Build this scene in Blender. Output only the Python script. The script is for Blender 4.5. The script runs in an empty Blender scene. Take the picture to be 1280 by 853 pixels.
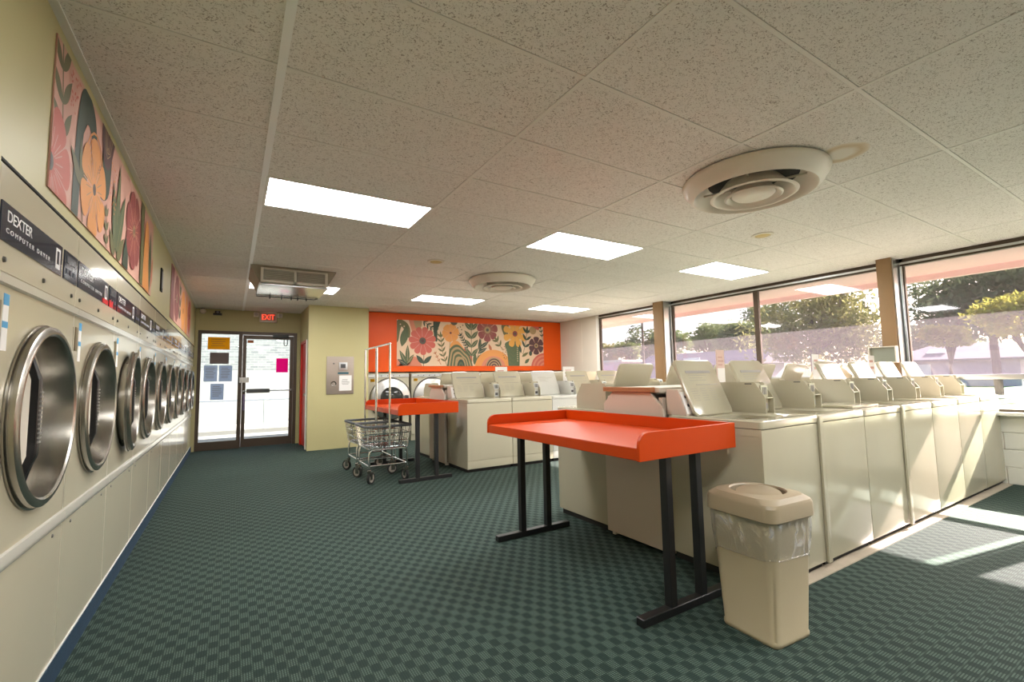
import bpy, bmesh, math, random
from mathutils import Vector, Matrix
random.seed(7)
S = bpy.context.scene
COL = S.collection
PI = math.pi

# ------------------------------------------------------------------ camera
CAM = Vector((-0.151, -2.141, 1.213))
yaw, pit, rol = 0.55066, 0.08132, -0.01834
fw = Vector((math.sin(yaw)*math.cos(pit), math.cos(yaw)*math.cos(pit), math.sin(pit)))
rt = Vector((math.cos(yaw), -math.sin(yaw), 0)); up = rt.cross(fw)
rt, up = (math.cos(rol)*rt + math.sin(rol)*up), (-math.sin(rol)*rt + math.cos(rol)*up)
cd = bpy.data.cameras.new('camera'); cam = bpy.data.objects.new('camera', cd); COL.objects.link(cam)
cd.sensor_width = 36.0; cd.sensor_fit = 'HORIZONTAL'; cd.lens = 570.23/1280*36.0; cd.clip_start = 0.05; cd.clip_end = 400
cam.matrix_world = Matrix(((rt.x, up.x, -fw.x, CAM.x), (rt.y, up.y, -fw.y, CAM.y), (rt.z, up.z, -fw.z, CAM.z), (0, 0, 0, 1)))
S.camera = cam

# ------------------------------------------------------------------ world, sun, exposure
SUN = Vector((-1.0, 0.18, -0.555)).normalized()
w = bpy.data.worlds.new('sky'); S.world = w; w.use_nodes = True
nt = w.node_tree; nt.nodes.clear()
sk = nt.nodes.new('ShaderNodeTexSky'); sk.sky_type = 'NISHITA'; sk.sun_disc = False
sk.sun_elevation = math.asin(-SUN.z); sk.sun_rotation = math.atan2(-SUN.x, -SUN.y); sk.dust_density = 3.0; sk.air_density = 1.0; sk.ozone_density = 2.0
bg = nt.nodes.new('ShaderNodeBackground'); bg.inputs['Strength'].default_value = 0.50
ow = nt.nodes.new('ShaderNodeOutputWorld')
nt.links.new(sk.outputs[0], bg.inputs[0]); nt.links.new(bg.outputs[0], ow.inputs[0])
sl = bpy.data.lights.new('sun', 'SUN'); sl.energy = 38.0; sl.angle = 0.009; sl.color = (1.0, 0.93, 0.82)
so = bpy.data.objects.new('sun', sl); COL.objects.link(so); so.location = (20, -4, 12)
so.rotation_euler = SUN.to_track_quat('-Z', 'Y').to_euler()
LAMP = 19.0            # emission of the ceiling light diffusers
vs = S.view_settings; vs.view_transform = 'Standard'; vs.look = 'None'; vs.gamma = 1.0; vs.use_curve_mapping = False
vs.exposure = 0.55
S.cycles.max_bounces = 8; S.cycles.diffuse_bounces = 5; S.cycles.transparent_max_bounces = 16

# ------------------------------------------------------------------ materials
MATS = {}
def mat(name, col, rough=0.5, metal=0.0, spec=0.5, emit=None, es=0.0, coat=0.0):
    if name in MATS: return MATS[name]
    m = bpy.data.materials.new(name); m.use_nodes = True; MATS[name] = m
    b = m.node_tree.nodes['Principled BSDF']
    b.inputs['Base Color'].default_value = (*col, 1); b.inputs['Roughness'].default_value = rough
    b.inputs['Metallic'].default_value = metal; b.inputs['Specular IOR Level'].default_value = spec
    b.inputs['Coat Weight'].default_value = coat
    if emit: b.inputs['Emission Color'].default_value = (*emit, 1); b.inputs['Emission Strength'].default_value = es
    return m
def nodes(m): return m.node_tree.nodes, m.node_tree.links
def N(nd, t, **kw):
    n = nd.new(t)
    for k, v in kw.items():
        if k in n.inputs: n.inputs[k].default_value = v
        else: setattr(n, k, v)
    return n
def vary(m, scale=3.0, amt=0.12, detail=4.0, bump=0.0, bscale=40.0, stretch=None, obj=True):
    """soft tonal variation + fine relief on a material"""
    nd, lk = nodes(m); b = nd['Principled BSDF']
    c = tuple(b.inputs['Base Color'].default_value)
    tc = nd.new('ShaderNodeTexCoord'); src = tc.outputs['Object']
    if stretch:
        mp = N(nd, 'ShaderNodeMapping', Scale=stretch); lk.new(src, mp.inputs[0]); src = mp.outputs[0]
    nz = N(nd, 'ShaderNodeTexNoise', Scale=scale, Detail=detail); lk.new(src, nz.inputs['Vector'])
    mx = nd.new('ShaderNodeMix'); mx.data_type = 'RGBA'
    mx.inputs['A'].default_value = tuple(x*(1-amt) for x in c[:3])+(1,); mx.inputs['B'].default_value = tuple(min(1, x*(1+amt)) for x in c[:3])+(1,)
    lk.new(nz.outputs['Fac'], mx.inputs['Factor']); lk.new(mx.outputs['Result'], b.inputs['Base Color'])
    if bump:
        n2 = N(nd, 'ShaderNodeTexNoise', Scale=bscale, Detail=3.0); lk.new(src, n2.inputs['Vector'])
        bp = N(nd, 'ShaderNodeBump', Strength=bump, Distance=0.002); lk.new(n2.outputs['Fac'], bp.inputs['Height']); lk.new(bp.outputs[0], b.inputs['Normal'])
    return m
def glassy(name, tint, refl=1.0, rough=0.02, haze=0.0, hazecol=(1, 1, 1), f0=0.04):
    m = bpy.data.materials.new(name); m.use_nodes = True; nd, lk = nodes(m); nd.clear(); MATS[name] = m
    o = nd.new('ShaderNodeOutputMaterial'); t = nd.new('ShaderNodeBsdfTransparent'); t.inputs[0].default_value = (*tint, 1)
    g = nd.new('ShaderNodeBsdfGlossy'); g.inputs['Roughness'].default_value = rough; g.inputs[0].default_value = (refl, refl, refl, 1)
    lf_ = nd.new('ShaderNodeLayerWeight'); lf_.inputs['Blend'].default_value = 0.5
    pw = N(nd, 'ShaderNodeMath', operation='POWER'); lk.new(lf_.outputs['Facing'], pw.inputs[0]); pw.inputs[1].default_value = 5.0
    lw = N(nd, 'ShaderNodeMath', operation='MULTIPLY_ADD'); lk.new(pw.outputs[0], lw.inputs[0]); lw.inputs[1].default_value = 1-f0; lw.inputs[2].default_value = f0
    mx = nd.new('ShaderNodeMixShader'); lk.new(lw.outputs[0], mx.inputs[0]); lk.new(t.outputs[0], mx.inputs[1]); lk.new(g.outputs[0], mx.inputs[2])
    last = mx.outputs[0]
    if haze:
        d = nd.new('ShaderNodeBsdfTranslucent'); d.inputs[0].default_value = (*hazecol, 1)
        d2 = nd.new('ShaderNodeBsdfDiffuse'); d2.inputs[0].default_value = (*hazecol, 1)
        a = nd.new('ShaderNodeMixShader'); a.inputs[0].default_value = 0.5; lk.new(d.outputs[0], a.inputs[1]); lk.new(d2.outputs[0], a.inputs[2])
        m2 = nd.new('ShaderNodeMixShader'); m2.inputs[0].default_value = haze; lk.new(last, m2.inputs[1]); lk.new(a.outputs[0], m2.inputs[2]); last = m2.outputs[0]
    lk.new(last, o.inputs[0]); return m

CREAM = vary(mat('cream_enamel', (0.47, 0.435, 0.325), 0.16, coat=0.2), 2.5, 0.05)
CREAM2 = vary(mat('white_enamel', (0.58, 0.575, 0.53), 0.16, coat=0.2), 2.5, 0.04)
DRYERP = vary(mat('dryer_enamel', (0.56, 0.515, 0.39), 0.17, coat=0.35), 1.5, 0.05)
PINKB = vary(mat('pinkish_laminate', (0.57, 0.485, 0.405), 0.45), 3, 0.04)
LAMIN = vary(mat('grey_laminate', (0.62, 0.58, 0.50), 0.5), 3, 0.04)
WOODE = vary(mat('brown_wood_edge', (0.35, 0.15, 0.06), 0.5), 12, 0.25, stretch=(1, 8, 8))
WALLY = vary(mat('yellow_paint', (0.49, 0.445, 0.23), 0.45, spec=0.35), 1.2, 0.05, bump=0.05, bscale=60)
WALLW = vary(mat('beige_panel', (0.66, 0.61, 0.52), 0.5), 1.6, 0.06)
BLOCKW = vary(mat('white_block_paint', (0.76, 0.75, 0.66), 0.55), 3, 0.05, bump=0.3, bscale=90)
ORANGE = vary(mat('orange_paint', (0.70, 0.085, 0.004), 0.42, spec=0.25), 1.5, 0.06)
TABLEO = vary(mat('orange_laminate', (0.53, 0.050, 0.0015), 0.38, spec=0.22), 2, 0.05)
BLACK = mat('black_powder_coat', (0.012, 0.012, 0.013), 0.4)
DARK = mat('dark_gap', (0.015, 0.014, 0.013), 0.8)
DBRONZE = mat('bronze_frame', (0.085, 0.06, 0.042), 0.4, metal=0.3)
BROWNP = vary(mat('brown_post_paint', (0.27, 0.165, 0.075), 0.5), 2, 0.1)
ALUM = mat('aluminium', (0.62, 0.64, 0.66), 0.3, metal=1.0)
CHROME = mat('chrome_wire', (0.72, 0.73, 0.74), 0.16, metal=1.0)
RUBBER = mat('grey_rubber', (0.10, 0.105, 0.115), 0.6)
TYRE = mat('black_tyre', (0.02, 0.02, 0.02), 0.6)
HUB = mat('grey_hub', (0.42, 0.38, 0.33), 0.5)
STEEL = mat('brushed_steel', (0.42, 0.395, 0.355), 0.26, metal=1.0)
STEELD = mat('dark_steel', (0.16, 0.15, 0.13), 0.35, metal=1.0)
STPLATE = vary(mat('steel_plate', (0.42, 0.36, 0.31), 0.4, metal=0.8), 3, 0.08, stretch=(1, 1, 20))
NAVY = mat('navy_nameplate', (0.018, 0.024, 0.05), 0.16, coat=0.4)
PRINT = mat('white_print', (0.75, 0.75, 0.74), 0.5)
GREYPR = mat('grey_print', (0.30, 0.29, 0.27), 0.6)
BLACKPR = mat('black_print', (0.06, 0.06, 0.065), 0.5)
PAPER = mat('white_paper', (0.80, 0.79, 0.77), 0.7)
PAPERB = mat('blue_grey_paper', (0.55, 0.60, 0.70), 0.7)
STBLUE = mat('blue_sticker', (0.05, 0.33, 0.62), 0.4)
REDS = mat('red_sticker', (0.62, 0.01, 0.02), 0.4)
YELS = mat('yellow_sticker', (0.75, 0.45, 0.01), 0.4)
GREYS = mat('brown_grey_sign', (0.30, 0.25, 0.23), 0.5)
PINKS = mat('magenta_paper', (0.92, 0.01, 0.42), 0.5)
BLUEB = vary(mat('blue_carpet_base', (0.007, 0.034, 0.068), 0.85), 30, 0.3, bump=0.5, bscale=200)
REDD = mat('red_door_paint', (0.62, 0.03, 0.012), 0.35)
WHITE = mat('white_paint', (0.78, 0.77, 0.72), 0.45)
TEE = mat('ceiling_tee_paint', (0.80, 0.79, 0.75), 0.45); TEE0 = mat('white_tee_paint', (0.95, 0.97, 0.97), 0.4)
PLASW = vary(mat('offwhite_plastic', (0.72, 0.67, 0.58), 0.35), 3, 0.04)
BIN = vary(mat('beige_bin_plastic', (0.40, 0.34, 0.23), 0.42), 4, 0.06, bump=0.1, bscale=150)
BINL = vary(mat('tan_lid_plastic', (0.32, 0.26, 0.175), 0.42), 4, 0.06)
LIGHT = mat('lit_diffuser', (0.9, 0.9, 0.9), 0.5, emit=(1.0, 0.985, 0.96), es=LAMP)
EXITG = mat('exit_glow', (0.9, 0.1, 0.05), 0.5, emit=(1.0, 0.06, 0.03), es=1.5)
YELLENS = mat('yellowed_lens', (0.62, 0.48, 0.20), 0.5)
GLASS = glassy('clear_glass', (0.96, 0.98, 0.97))
FILM = glassy('tinted_film_glass', (0.72, 0.68, 0.71), haze=0.035, hazecol=(0.85, 0.74, 0.86), rough=0.03)
DGLASS = glassy('dryer_glass', (0.40, 0.42, 0.40), rough=0.02)
BAG = bpy.data.materials.new('clear_plastic_bag'); BAG.use_nodes = True; nd, lk = nodes(BAG); nd.clear()
o_ = nd.new('ShaderNodeOutputMaterial'); tr_ = nd.new('ShaderNodeBsdfTransparent'); tr_.inputs[0].default_value = (0.97, 0.97, 0.98, 1)
gl_ = nd.new('ShaderNodeBsdfGlossy'); gl_.inputs['Roughness'].default_value = 0.16; df_ = nd.new('ShaderNodeBsdfDiffuse'); df_.inputs[0].default_value = (0.9, 0.9, 0.92, 1)
tc = nd.new('ShaderNodeTexCoord'); mp = N(nd, 'ShaderNodeMapping', Scale=(9, 9, 5), Rotation=(0.5, 0.4, 0)); lk.new(tc.outputs['Object'], mp.inputs[0])
nz = N(nd, 'ShaderNodeTexNoise', Scale=1.0, Detail=3.0, Distortion=2.5); lk.new(mp.outputs[0], nz.inputs['Vector'])
bp = N(nd, 'ShaderNodeBump', Strength=0.9, Distance=0.03); lk.new(nz.outputs['Fac'], bp.inputs['Height']); lk.new(bp.outputs[0], gl_.inputs['Normal'])
rp = nd.new('ShaderNodeMapRange'); rp.inputs['From Min'].default_value = 0.52; rp.inputs['From Max'].default_value = 0.72; rp.inputs['To Min'].default_value = 0.05; rp.inputs['To Max'].default_value = 0.5; lk.new(nz.outputs['Fac'], rp.inputs[0])  # whitens noise patches, painting the highlights at the bag's creases into the colour
a_ = nd.new('ShaderNodeMixShader'); lk.new(rp.outputs[0], a_.inputs[0]); lk.new(tr_.outputs[0], a_.inputs[1]); lk.new(df_.outputs[0], a_.inputs[2])
b_ = nd.new('ShaderNodeMixShader'); b_.inputs[0].default_value = 0.13; lk.new(a_.outputs[0], b_.inputs[1]); lk.new(gl_.outputs[0], b_.inputs[2]); lk.new(b_.outputs[0], o_.inputs[0])
def thinsheet(m, f=0.5):
    """paper that lets light through"""
    nd, lk = nodes(m); b = nd['Principled BSDF']; o = nd['Material Output']; t = nd.new('ShaderNodeBsdfTranslucent'); t.inputs[0].default_value = b.inputs['Base Color'].default_value
    x = nd.new('ShaderNodeMixShader'); x.inputs[0].default_value = f; lk.new(b.outputs[0], x.inputs[1]); lk.new(t.outputs[0], x.inputs[2]); lk.new(x.outputs[0], o.inputs[0])
for m_ in (PAPERB, YELS, GREYS, PINKS): thinsheet(m_, 0.85)

# carpet: basket-weave blocks of fine light stripes on dark green
CARPET = mat('green_woven_carpet', (0.03, 0.07, 0.06), 0.85, spec=0.25)
nd, lk = nodes(CARPET); b = nd['Principled BSDF']
tc = nd.new('ShaderNodeTexCoord')
sp = nd.new('ShaderNodeSeparateXYZ'); lk.new(tc.outputs['Object'], sp.inputs[0])
def sn(o, k):
    a = N(nd, 'ShaderNodeMath', operation='MULTIPLY'); lk.new(o, a.inputs[0]); a.inputs[1].default_value = k
    c = N(nd, 'ShaderNodeMath', operation='SINE'); lk.new(a.outputs[0], c.inputs[0]); return c.outputs[0]
sxy = N(nd, 'ShaderNodeMath', operation='MULTIPLY'); lk.new(sn(sp.outputs['X'], PI*23.5), sxy.inputs[0]); lk.new(sn(sp.outputs['Y'], PI*17.0), sxy.inputs[1])
ck = nd.new('ShaderNodeMapRange'); ck.interpolation_type = 'SMOOTHSTEP'; ck.inputs['From Min'].default_value = -0.30; ck.inputs['From Max'].default_value = 0.30; lk.new(sxy.outputs[0], ck.inputs[0])
wv = N(nd, 'ShaderNodeTexWave', Scale=32.0, Distortion=0.6, Detail=1.0); wv.inputs['Detail Scale'].default_value = 2.0; lk.new(tc.outputs['Object'], wv.inputs['Vector'])
wv2 = N(nd, 'ShaderNodeTexWave', Scale=32.0, bands_direction='Y'); lk.new(tc.outputs['Object'], wv2.inputs['Vector'])
mul = N(nd, 'ShaderNodeMath', operation='MULTIPLY'); lk.new(wv.outputs['Fac'], mul.inputs[0]); lk.new(wv2.outputs['Fac'], mul.inputs[1])
m1 = N(nd, 'ShaderNodeMath', operation='MULTIPLY_ADD'); lk.new(mul.outputs[0], m1.inputs[0]); m1.inputs[1].default_value = 1.55; m1.inputs[2].default_value = 0.02
m2 = N(nd, 'ShaderNodeMath', operation='MULTIPLY'); lk.new(m1.outputs[0], m2.inputs[0]); lk.new(ck.outputs[0], m2.inputs[1])
m3 = N(nd, 'ShaderNodeMath', operation='MULTIPLY_ADD'); lk.new(mul.outputs[0], m3.inputs[0]); m3.inputs[1].default_value = 0.16; lk.new(m2.outputs[0], m3.inputs[2])
cr = nd.new('ShaderNodeMix'); cr.data_type = 'RGBA'; cr.inputs['A'].default_value = (0.012, 0.028, 0.023, 1); cr.inputs['B'].default_value = (0.105, 0.15, 0.125, 1)
lk.new(m3.outputs[0], cr.inputs['Factor'])
nz = N(nd, 'ShaderNodeTexNoise', Scale=0.9, Detail=5.0); lk.new(tc.outputs['Object'], nz.inputs['Vector'])
hv = nd.new('ShaderNodeMix'); hv.data_type = 'RGBA'; hv.blend_type = 'MULTIPLY'; hv.inputs['Factor'].default_value = 0.5
rp = nd.new('ShaderNodeMapRange'); rp.inputs['To Min'].default_value = 0.6; rp.inputs['To Max'].default_value = 1.3; lk.new(nz.outputs['Fac'], rp.inputs[0])
lk.new(cr.outputs['Result'], hv.inputs['A']); lk.new(rp.outputs[0], hv.inputs['B']); lk.new(hv.outputs['Result'], b.inputs['Base Color'])
bp = N(nd, 'ShaderNodeBump', Strength=0.5, Distance=0.003); lk.new(m3.outputs[0], bp.inputs['Height']); lk.new(bp.outputs[0], b.inputs['Normal'])

# fissured ceiling tile
TILE = mat('fissured_tile', (0.70, 0.66, 0.60), 0.8, spec=0.2)
nd, lk = nodes(TILE); b = nd['Principled BSDF']; tc = nd.new('ShaderNodeTexCoord')
oi = nd.new('ShaderNodeObjectInfo'); ad = N(nd, 'ShaderNodeVectorMath', operation='ADD'); lk.new(tc.outputs['Object'], ad.inputs[0]); lk.new(oi.outputs['Location'], ad.inputs[1])
mp = N(nd, 'ShaderNodeMapping', Scale=(62, 78, 62), Rotation=(0, 0, 0.6)); lk.new(ad.outputs[0], mp.inputs[0])
nz = N(nd, 'ShaderNodeTexNoise', Scale=1.0, Detail=2.5, Distortion=2.2); lk.new(mp.outputs[0], nz.inputs['Vector'])
rp = nd.new('ShaderNodeMapRange'); rp.inputs['From Min'].default_value = 0.365; rp.inputs['From Max'].default_value = 0.425; lk.new(nz.outputs['Fac'], rp.inputs[0])
mx = nd.new('ShaderNodeMix'); mx.data_type = 'RGBA'; mx.inputs['A'].default_value = (0.42, 0.39, 0.35, 1); mx.inputs['B'].default_value = (0.84, 0.825, 0.79, 1)
lk.new(rp.outputs[0], mx.inputs['Factor']); lk.new(mx.outputs['Result'], b.inputs['Base Color'])
bp = N(nd, 'ShaderNodeBump', Strength=0.6, Distance=0.003); lk.new(rp.outputs[0], bp.inputs['Height']); lk.new(bp.outputs[0], b.inputs['Normal'])

# ------------------------------------------------------------------ helpers
def link(o, parent=None):
    COL.objects.link(o)
    if parent: o.parent = parent
    return o
def obj(name, bm, m, parent=None, bev=0.0, seg=2, smooth=False, ang=35):
    if bev: bmesh.ops.bevel(bm, geom=bm.edges[:]+bm.verts[:], offset=bev, segments=seg, profile=0.7, affect='EDGES', clamp_overlap=True)
    bmesh.ops.recalc_face_normals(bm, faces=bm.faces[:])
    me = bpy.data.meshes.new(name); bm.to_mesh(me); bm.free()
    if isinstance(m, (list, tuple)):
        for x in m: me.materials.append(x)
    else: me.materials.append(m)
    if smooth or bev:
        vc = me.vertices
        sm_ = [(smooth and len(p.vertices) < 9) or (bev > 0 and min((vc[a].co-vc[b].co).length for a, b in p.edge_keys) < bev*1.7) for p in me.polygons]
        me.polygons.foreach_set('use_smooth', sm_); me.set_sharp_from_angle(angle=math.radians(ang))
    return link(bpy.data.objects.new(name, me), parent)
def B(): return bmesh.new()
def box(bm, x0, x1, y0, y1, z0, z1):
    v = [bm.verts.new((x, y, z)) for x in (x0, x1) for y in (y0, y1) for z in (z0, z1)]
    for f in ((0, 1, 3, 2), (4, 6, 7, 5), (0, 4, 5, 1), (2, 3, 7, 6), (0, 2, 6, 4), (1, 5, 7, 3)): bm.faces.new([v[i] for i in f])
    return bm
def prism(bm, pts, ax, a0, a1):
    def p(u, v, a): return {'x': (a, u, v), 'y': (u, a, v), 'z': (u, v, a)}[ax]
    A = [bm.verts.new(p(u, v, a0)) for u, v in pts]; C = [bm.verts.new(p(u, v, a1)) for u, v in pts]; n = len(pts)
    bm.faces.new(A); bm.faces.new(C[::-1])
    for i in range(n): bm.faces.new((A[i], A[(i+1) % n], C[(i+1) % n], C[i]))
    return bm
def tube(bm, pts, r, n=8, closed=False):
    pts = [Vector(p) for p in pts]; L = len(pts); rings = []; prev = None
    for i, p in enumerate(pts):
        a = pts[i-1] if (i > 0 or closed) else p; c = pts[(i+1) % L] if (i < L-1 or closed) else p
        t = (c-a).normalized()
        if prev is None: nrm = t.orthogonal().normalized()
        else:
            nrm = prev-t*prev.dot(t); nrm = nrm.normalized() if nrm.length > 1e-6 else t.orthogonal().normalized()
        prev = nrm; bn = t.cross(nrm)
        rings.append([bm.verts.new(p+r*(math.cos(2*PI*k/n)*nrm+math.sin(2*PI*k/n)*bn)) for k in range(n)])
    for i in range(L if closed else L-1):
        a, c = rings[i], rings[(i+1) % L]
        for k in range(n): bm.faces.new((a[k], a[(k+1) % n], c[(k+1) % n], c[k]))
    if not closed: bm.faces.new(rings[0][::-1]); bm.faces.new(rings[-1])
    return bm
def lathe(bm, prof, org, ax='z', n=32, cap=False):
    """prof: (radius, height) list; revolve about axis ax through org"""
    o = Vector(org); rings = []
    for r, h in prof:
        ring = []
        for k in range(n if r > 1e-6 else 1):
            c, s = r*math.cos(2*PI*k/n), r*math.sin(2*PI*k/n)
            ring.append(bm.verts.new(o+Vector({'z': (c, s, h), 'y': (c, h, s), 'x': (h, c, s)}[ax])))
        rings.append(ring)
    for a, c in zip(rings, rings[1:]):
        for k in range(n):
            q = [a[k % len(a)], a[(k+1) % len(a)], c[(k+1) % len(c)], c[k % len(c)]]
            u = []
            for x in q:
                if x not in u: u.append(x)
            if len(u) > 2: bm.faces.new(u)
    if cap:
        for rg in (rings[0], rings[-1]):
            if len(rg) > 2: bm.faces.new(rg)
    return bm
def rrect(hx, hy, r, n=5, cx=0, cy=0):
    out = []
    for sx, sy, a0 in ((1, 1, 0), (-1, 1, 90), (-1, -1, 180), (1, -1, 270)):
        for k in range(n+1):
            a = math.radians(a0+90*k/n); out.append((cx+sx*(hx-r)+r*math.cos(a), cy+sy*(hy-r)+r*math.sin(a)))
    return out
def loft(bm, rings, cap0=True, cap1=True):
    R = [[bm.verts.new(p) for p in r] for r in rings]; n = len(R[0])
    for a, c in zip(R, R[1:]):
        for k in range(n): bm.faces.new((a[k], a[(k+1) % n], c[(k+1) % n], c[k]))
    if cap0: bm.faces.new(R[0][::-1])
    if cap1: bm.faces.new(R[-1])
    return bm
def tag(o, label, cat, group=None):
    o['label'] = label; o['category'] = cat
    if group: o['group'] = group
    return o
def thing(name, label, cat, loc=(0, 0, 0), rz=0.0, group=None):
    o = bpy.data.objects.new(name, None); o.empty_display_size = 0.1; link(o); o.location = loc; o.rotation_euler = (0, 0, rz)
    return tag(o, label, cat, group)
def struct(name, bm=None, m=None, **kw):
    o = obj(name, bm, m, **kw) if bm else link(bpy.data.objects.new(name, None)); o['kind'] = 'structure'; return o
def dup(root, loc=None, rz=None, label=None, group=None):
    def cp(o, parent):
        c = o.copy(); COL.objects.link(c)
        if parent: c.parent = parent
        for ch in kids.get(o, []): cp(ch, c)
        return c
    kids = {}
    for ch in root.children_recursive: kids.setdefault(ch.parent, []).append(ch)
    r = cp(root, None)
    if loc is not None: r.location = loc
    if rz is not None: r.rotation_euler = (0, 0, rz)
    if label: r['label'] = label
    if group: r['group'] = group
    return r
def share(name, src, parent, loc=(0, 0, 0)):
    o = bpy.data.objects.new(name, src.data); link(o, parent); o.location = loc; return o
TXT = {}
def text(name, s, size, m, parent, loc, rot=(PI/2, 0, 0), width=None, spacing=1.0, depth=0.0006):
    key = (s, size, width, spacing)
    if key not in TXT:
        cu = bpy.data.curves.new(name, 'FONT'); cu.body = s; cu.size = size; cu.extrude = depth; cu.space_character = spacing; cu.align_x = 'LEFT'
        t = bpy.data.objects.new('text_source', cu); COL.objects.link(t)
        dg = bpy.context.evaluated_depsgraph_get(); me = bpy.data.meshes.new_from_object(t.evaluated_get(dg))
        bpy.data.objects.remove(t); bpy.data.curves.remove(cu)
        if width:
            xs = [v.co.x for v in me.vertices]; k = width/(max(xs)-min(xs)); x0 = min(xs)
            for v in me.vertices: v.co.x = (v.co.x-x0)*k
        me.materials.clear(); me.materials.append(m); TXT[key] = me
    o = bpy.data.objects.new(name, TXT[key]); link(o, parent); o.location = loc; o.rotation_euler = rot; return o
def lines(bm, x0, x1, z0, z1, n, y, h=0.35, jit=0.3, t=0.0004):
    """rows of unreadable small print"""
    p = (z1-z0)/n
    for i in range(n):
        e = x1-(x1-x0)*jit*random.random(); s = x0+(x1-x0)*jit*0.3*random.random()
        box(bm, s, e, y-t, y, z1-p*(i+h), z1-p*i)
    return bm
# ================================================================== STRUCTURE
H = 2.60; XW = 6.90; XD = -0.75; YF = -4.6; YB = 7.95
TX, TY = 1.2192, 0.6096
floor = struct('floor', box(B(), -1.6, 7.05, YF-0.1, YB+0.15, -0.06, 0.0), CARPET)

# ceiling slab with lay-in tiles and tee bars
ceil = struct('ceiling', box(B(), -1.7, 7.05, YF-0.1, YB+0.15, H+0.05, H+0.09), DARK)
LIGHTS = [(0, 2), (2, 2), (4, 2), (0, 8), (2, 8), (4, 8), (0, -4), (2, -4), (4, -4)]
tile_src = {}
for i in range(-1, 6):
    x0 = max(i*TX, XD); x1 = min((i+1)*TX, XW+0.1)
    for j in range(-8, 14):
        y0 = max(j*TY, YF); y1 = min((j+1)*TY, YB)
        if y1-y0 < 0.05 or (i, j) in LIGHTS: continue
        key = (round(x1-x0, 2), round(y1-y0, 2)); hx, hy = (x1-x0)/2-0.0135, (y1-y0)/2-0.0125
        if key not in tile_src:
            bm = box(B(), -hx, hx, -hy, hy, 0.0, 0.02)
            tile_src[key] = obj('ceiling_tile', bm, TILE, ceil); o = tile_src[key]
        else: o = share('ceiling_tile', tile_src[key], ceil)
        o.location = ((x0+x1)/2, (y0+y1)/2, H+random.uniform(0, 0.003))
for i in range(0, 6):
    q = 0.018 if i == 0 else 0.012; obj('main_tee', box(B(), i*TX-q, i*TX+q, YF, YB, H-0.005 if i == 0 else H-0.0015, H+0.02), TEE0 if i == 0 else TEE, ceil)
cross = None
for j in range(-7, 14):
    if not cross: cross = obj('cross_tee', box(B(), XD, XW, -0.010, 0.010, 0.0, 0.02), TEE, ceil); o = cross
    else: o = share('cross_tee', cross, ceil)
    o.location = (0, j*TY, H-0.001)
obj('wall_angle', box(B(), XD, XD+0.03, YF, YB, H-0.006, H+0.002), TEE, ceil)
# old round stains in the tiles
STAIN = bpy.data.materials.new('water_stain'); STAIN.use_nodes = True; nd, lk = nodes(STAIN); b = nd['Principled BSDF']; b.inputs['Roughness'].default_value = 0.9
tc = nd.new('ShaderNodeTexCoord'); ln = N(nd, 'ShaderNodeVectorMath', operation='LENGTH'); nz = N(nd, 'ShaderNodeTexNoise', Scale=9.0, Detail=4.0); lk.new(tc.outputs['Object'], nz.inputs['Vector'])
lk.new(tc.outputs['Object'], ln.inputs[0]); ad = N(nd, 'ShaderNodeMath', operation='MULTIPLY_ADD'); lk.new(nz.outputs['Fac'], ad.inputs[0]); ad.inputs[1].default_value = 0.05; lk.new(ln.outputs['Value'], ad.inputs[2])
rp = nd.new('ShaderNodeValToRGB'); lk.new(ad.outputs[0], rp.inputs[0]); e = rp.color_ramp.elements
e[0].position = 0.09; e[0].color = (0.77, 0.73, 0.66, 1); e[1].position = 0.13; e[1].color = (0.62, 0.50, 0.34, 1)
e2 = e.new(0.155); e2.color = (0.70, 0.61, 0.48, 1); e3 = e.new(0.175); e3.color = (0.80, 0.77, 0.72, 1); lk.new(rp.outputs[0], b.inputs['Base Color'])
s = obj('tile_stain', lathe(B(), [(0, -0.0012), (0.14, -0.001), (0.15, 0.0)], (0, 0, 0), n=24), STAIN, ceil); s.location = (3.12, -0.86, H)

# left wall: bulkhead above the dryers, full-height before them, and the wall behind them
bm = B(); box(bm, -0.92, XD, -0.25, YB, 1.895, H+0.03); box(bm, -0.92, XD, YF, -0.25, 0, H+0.03); box(bm, -1.66, -1.60, YF, YB+0.1, 0, H)
wall_left = struct('wall_left', bm, WALLY)
bm = box(B(), XD-0.01, XD+0.0006, -0.25, YB, 1.889, 1.897); obj('shadow_gap', bm, DARK, wall_left)
struct('baseboard_left', box(B(), -0.78, -0.742, YF, YB-0.005, 0.0, 0.098), BLUEB)
# wall with the entrance
bm = B(); box(bm, -1.6, 1.01, YB, YB+0.13, 2.20, H+0.03); box(bm, -1.6, -0.705, YB, YB+0.13, 0, 2.20); box(bm, 0.955, 1.01, YB, YB+0.13, 0, 2.20)
struct('wall_back', bm, WALLY)
bm = B(); box(bm, -0.745, -0.70, YB-0.02, YB, 0, 2.6); tr = struct('trim_1', box(bm, 0.128, 0.134, YB-0.004, YB, 2.2, 2.6), WALLY)
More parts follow.
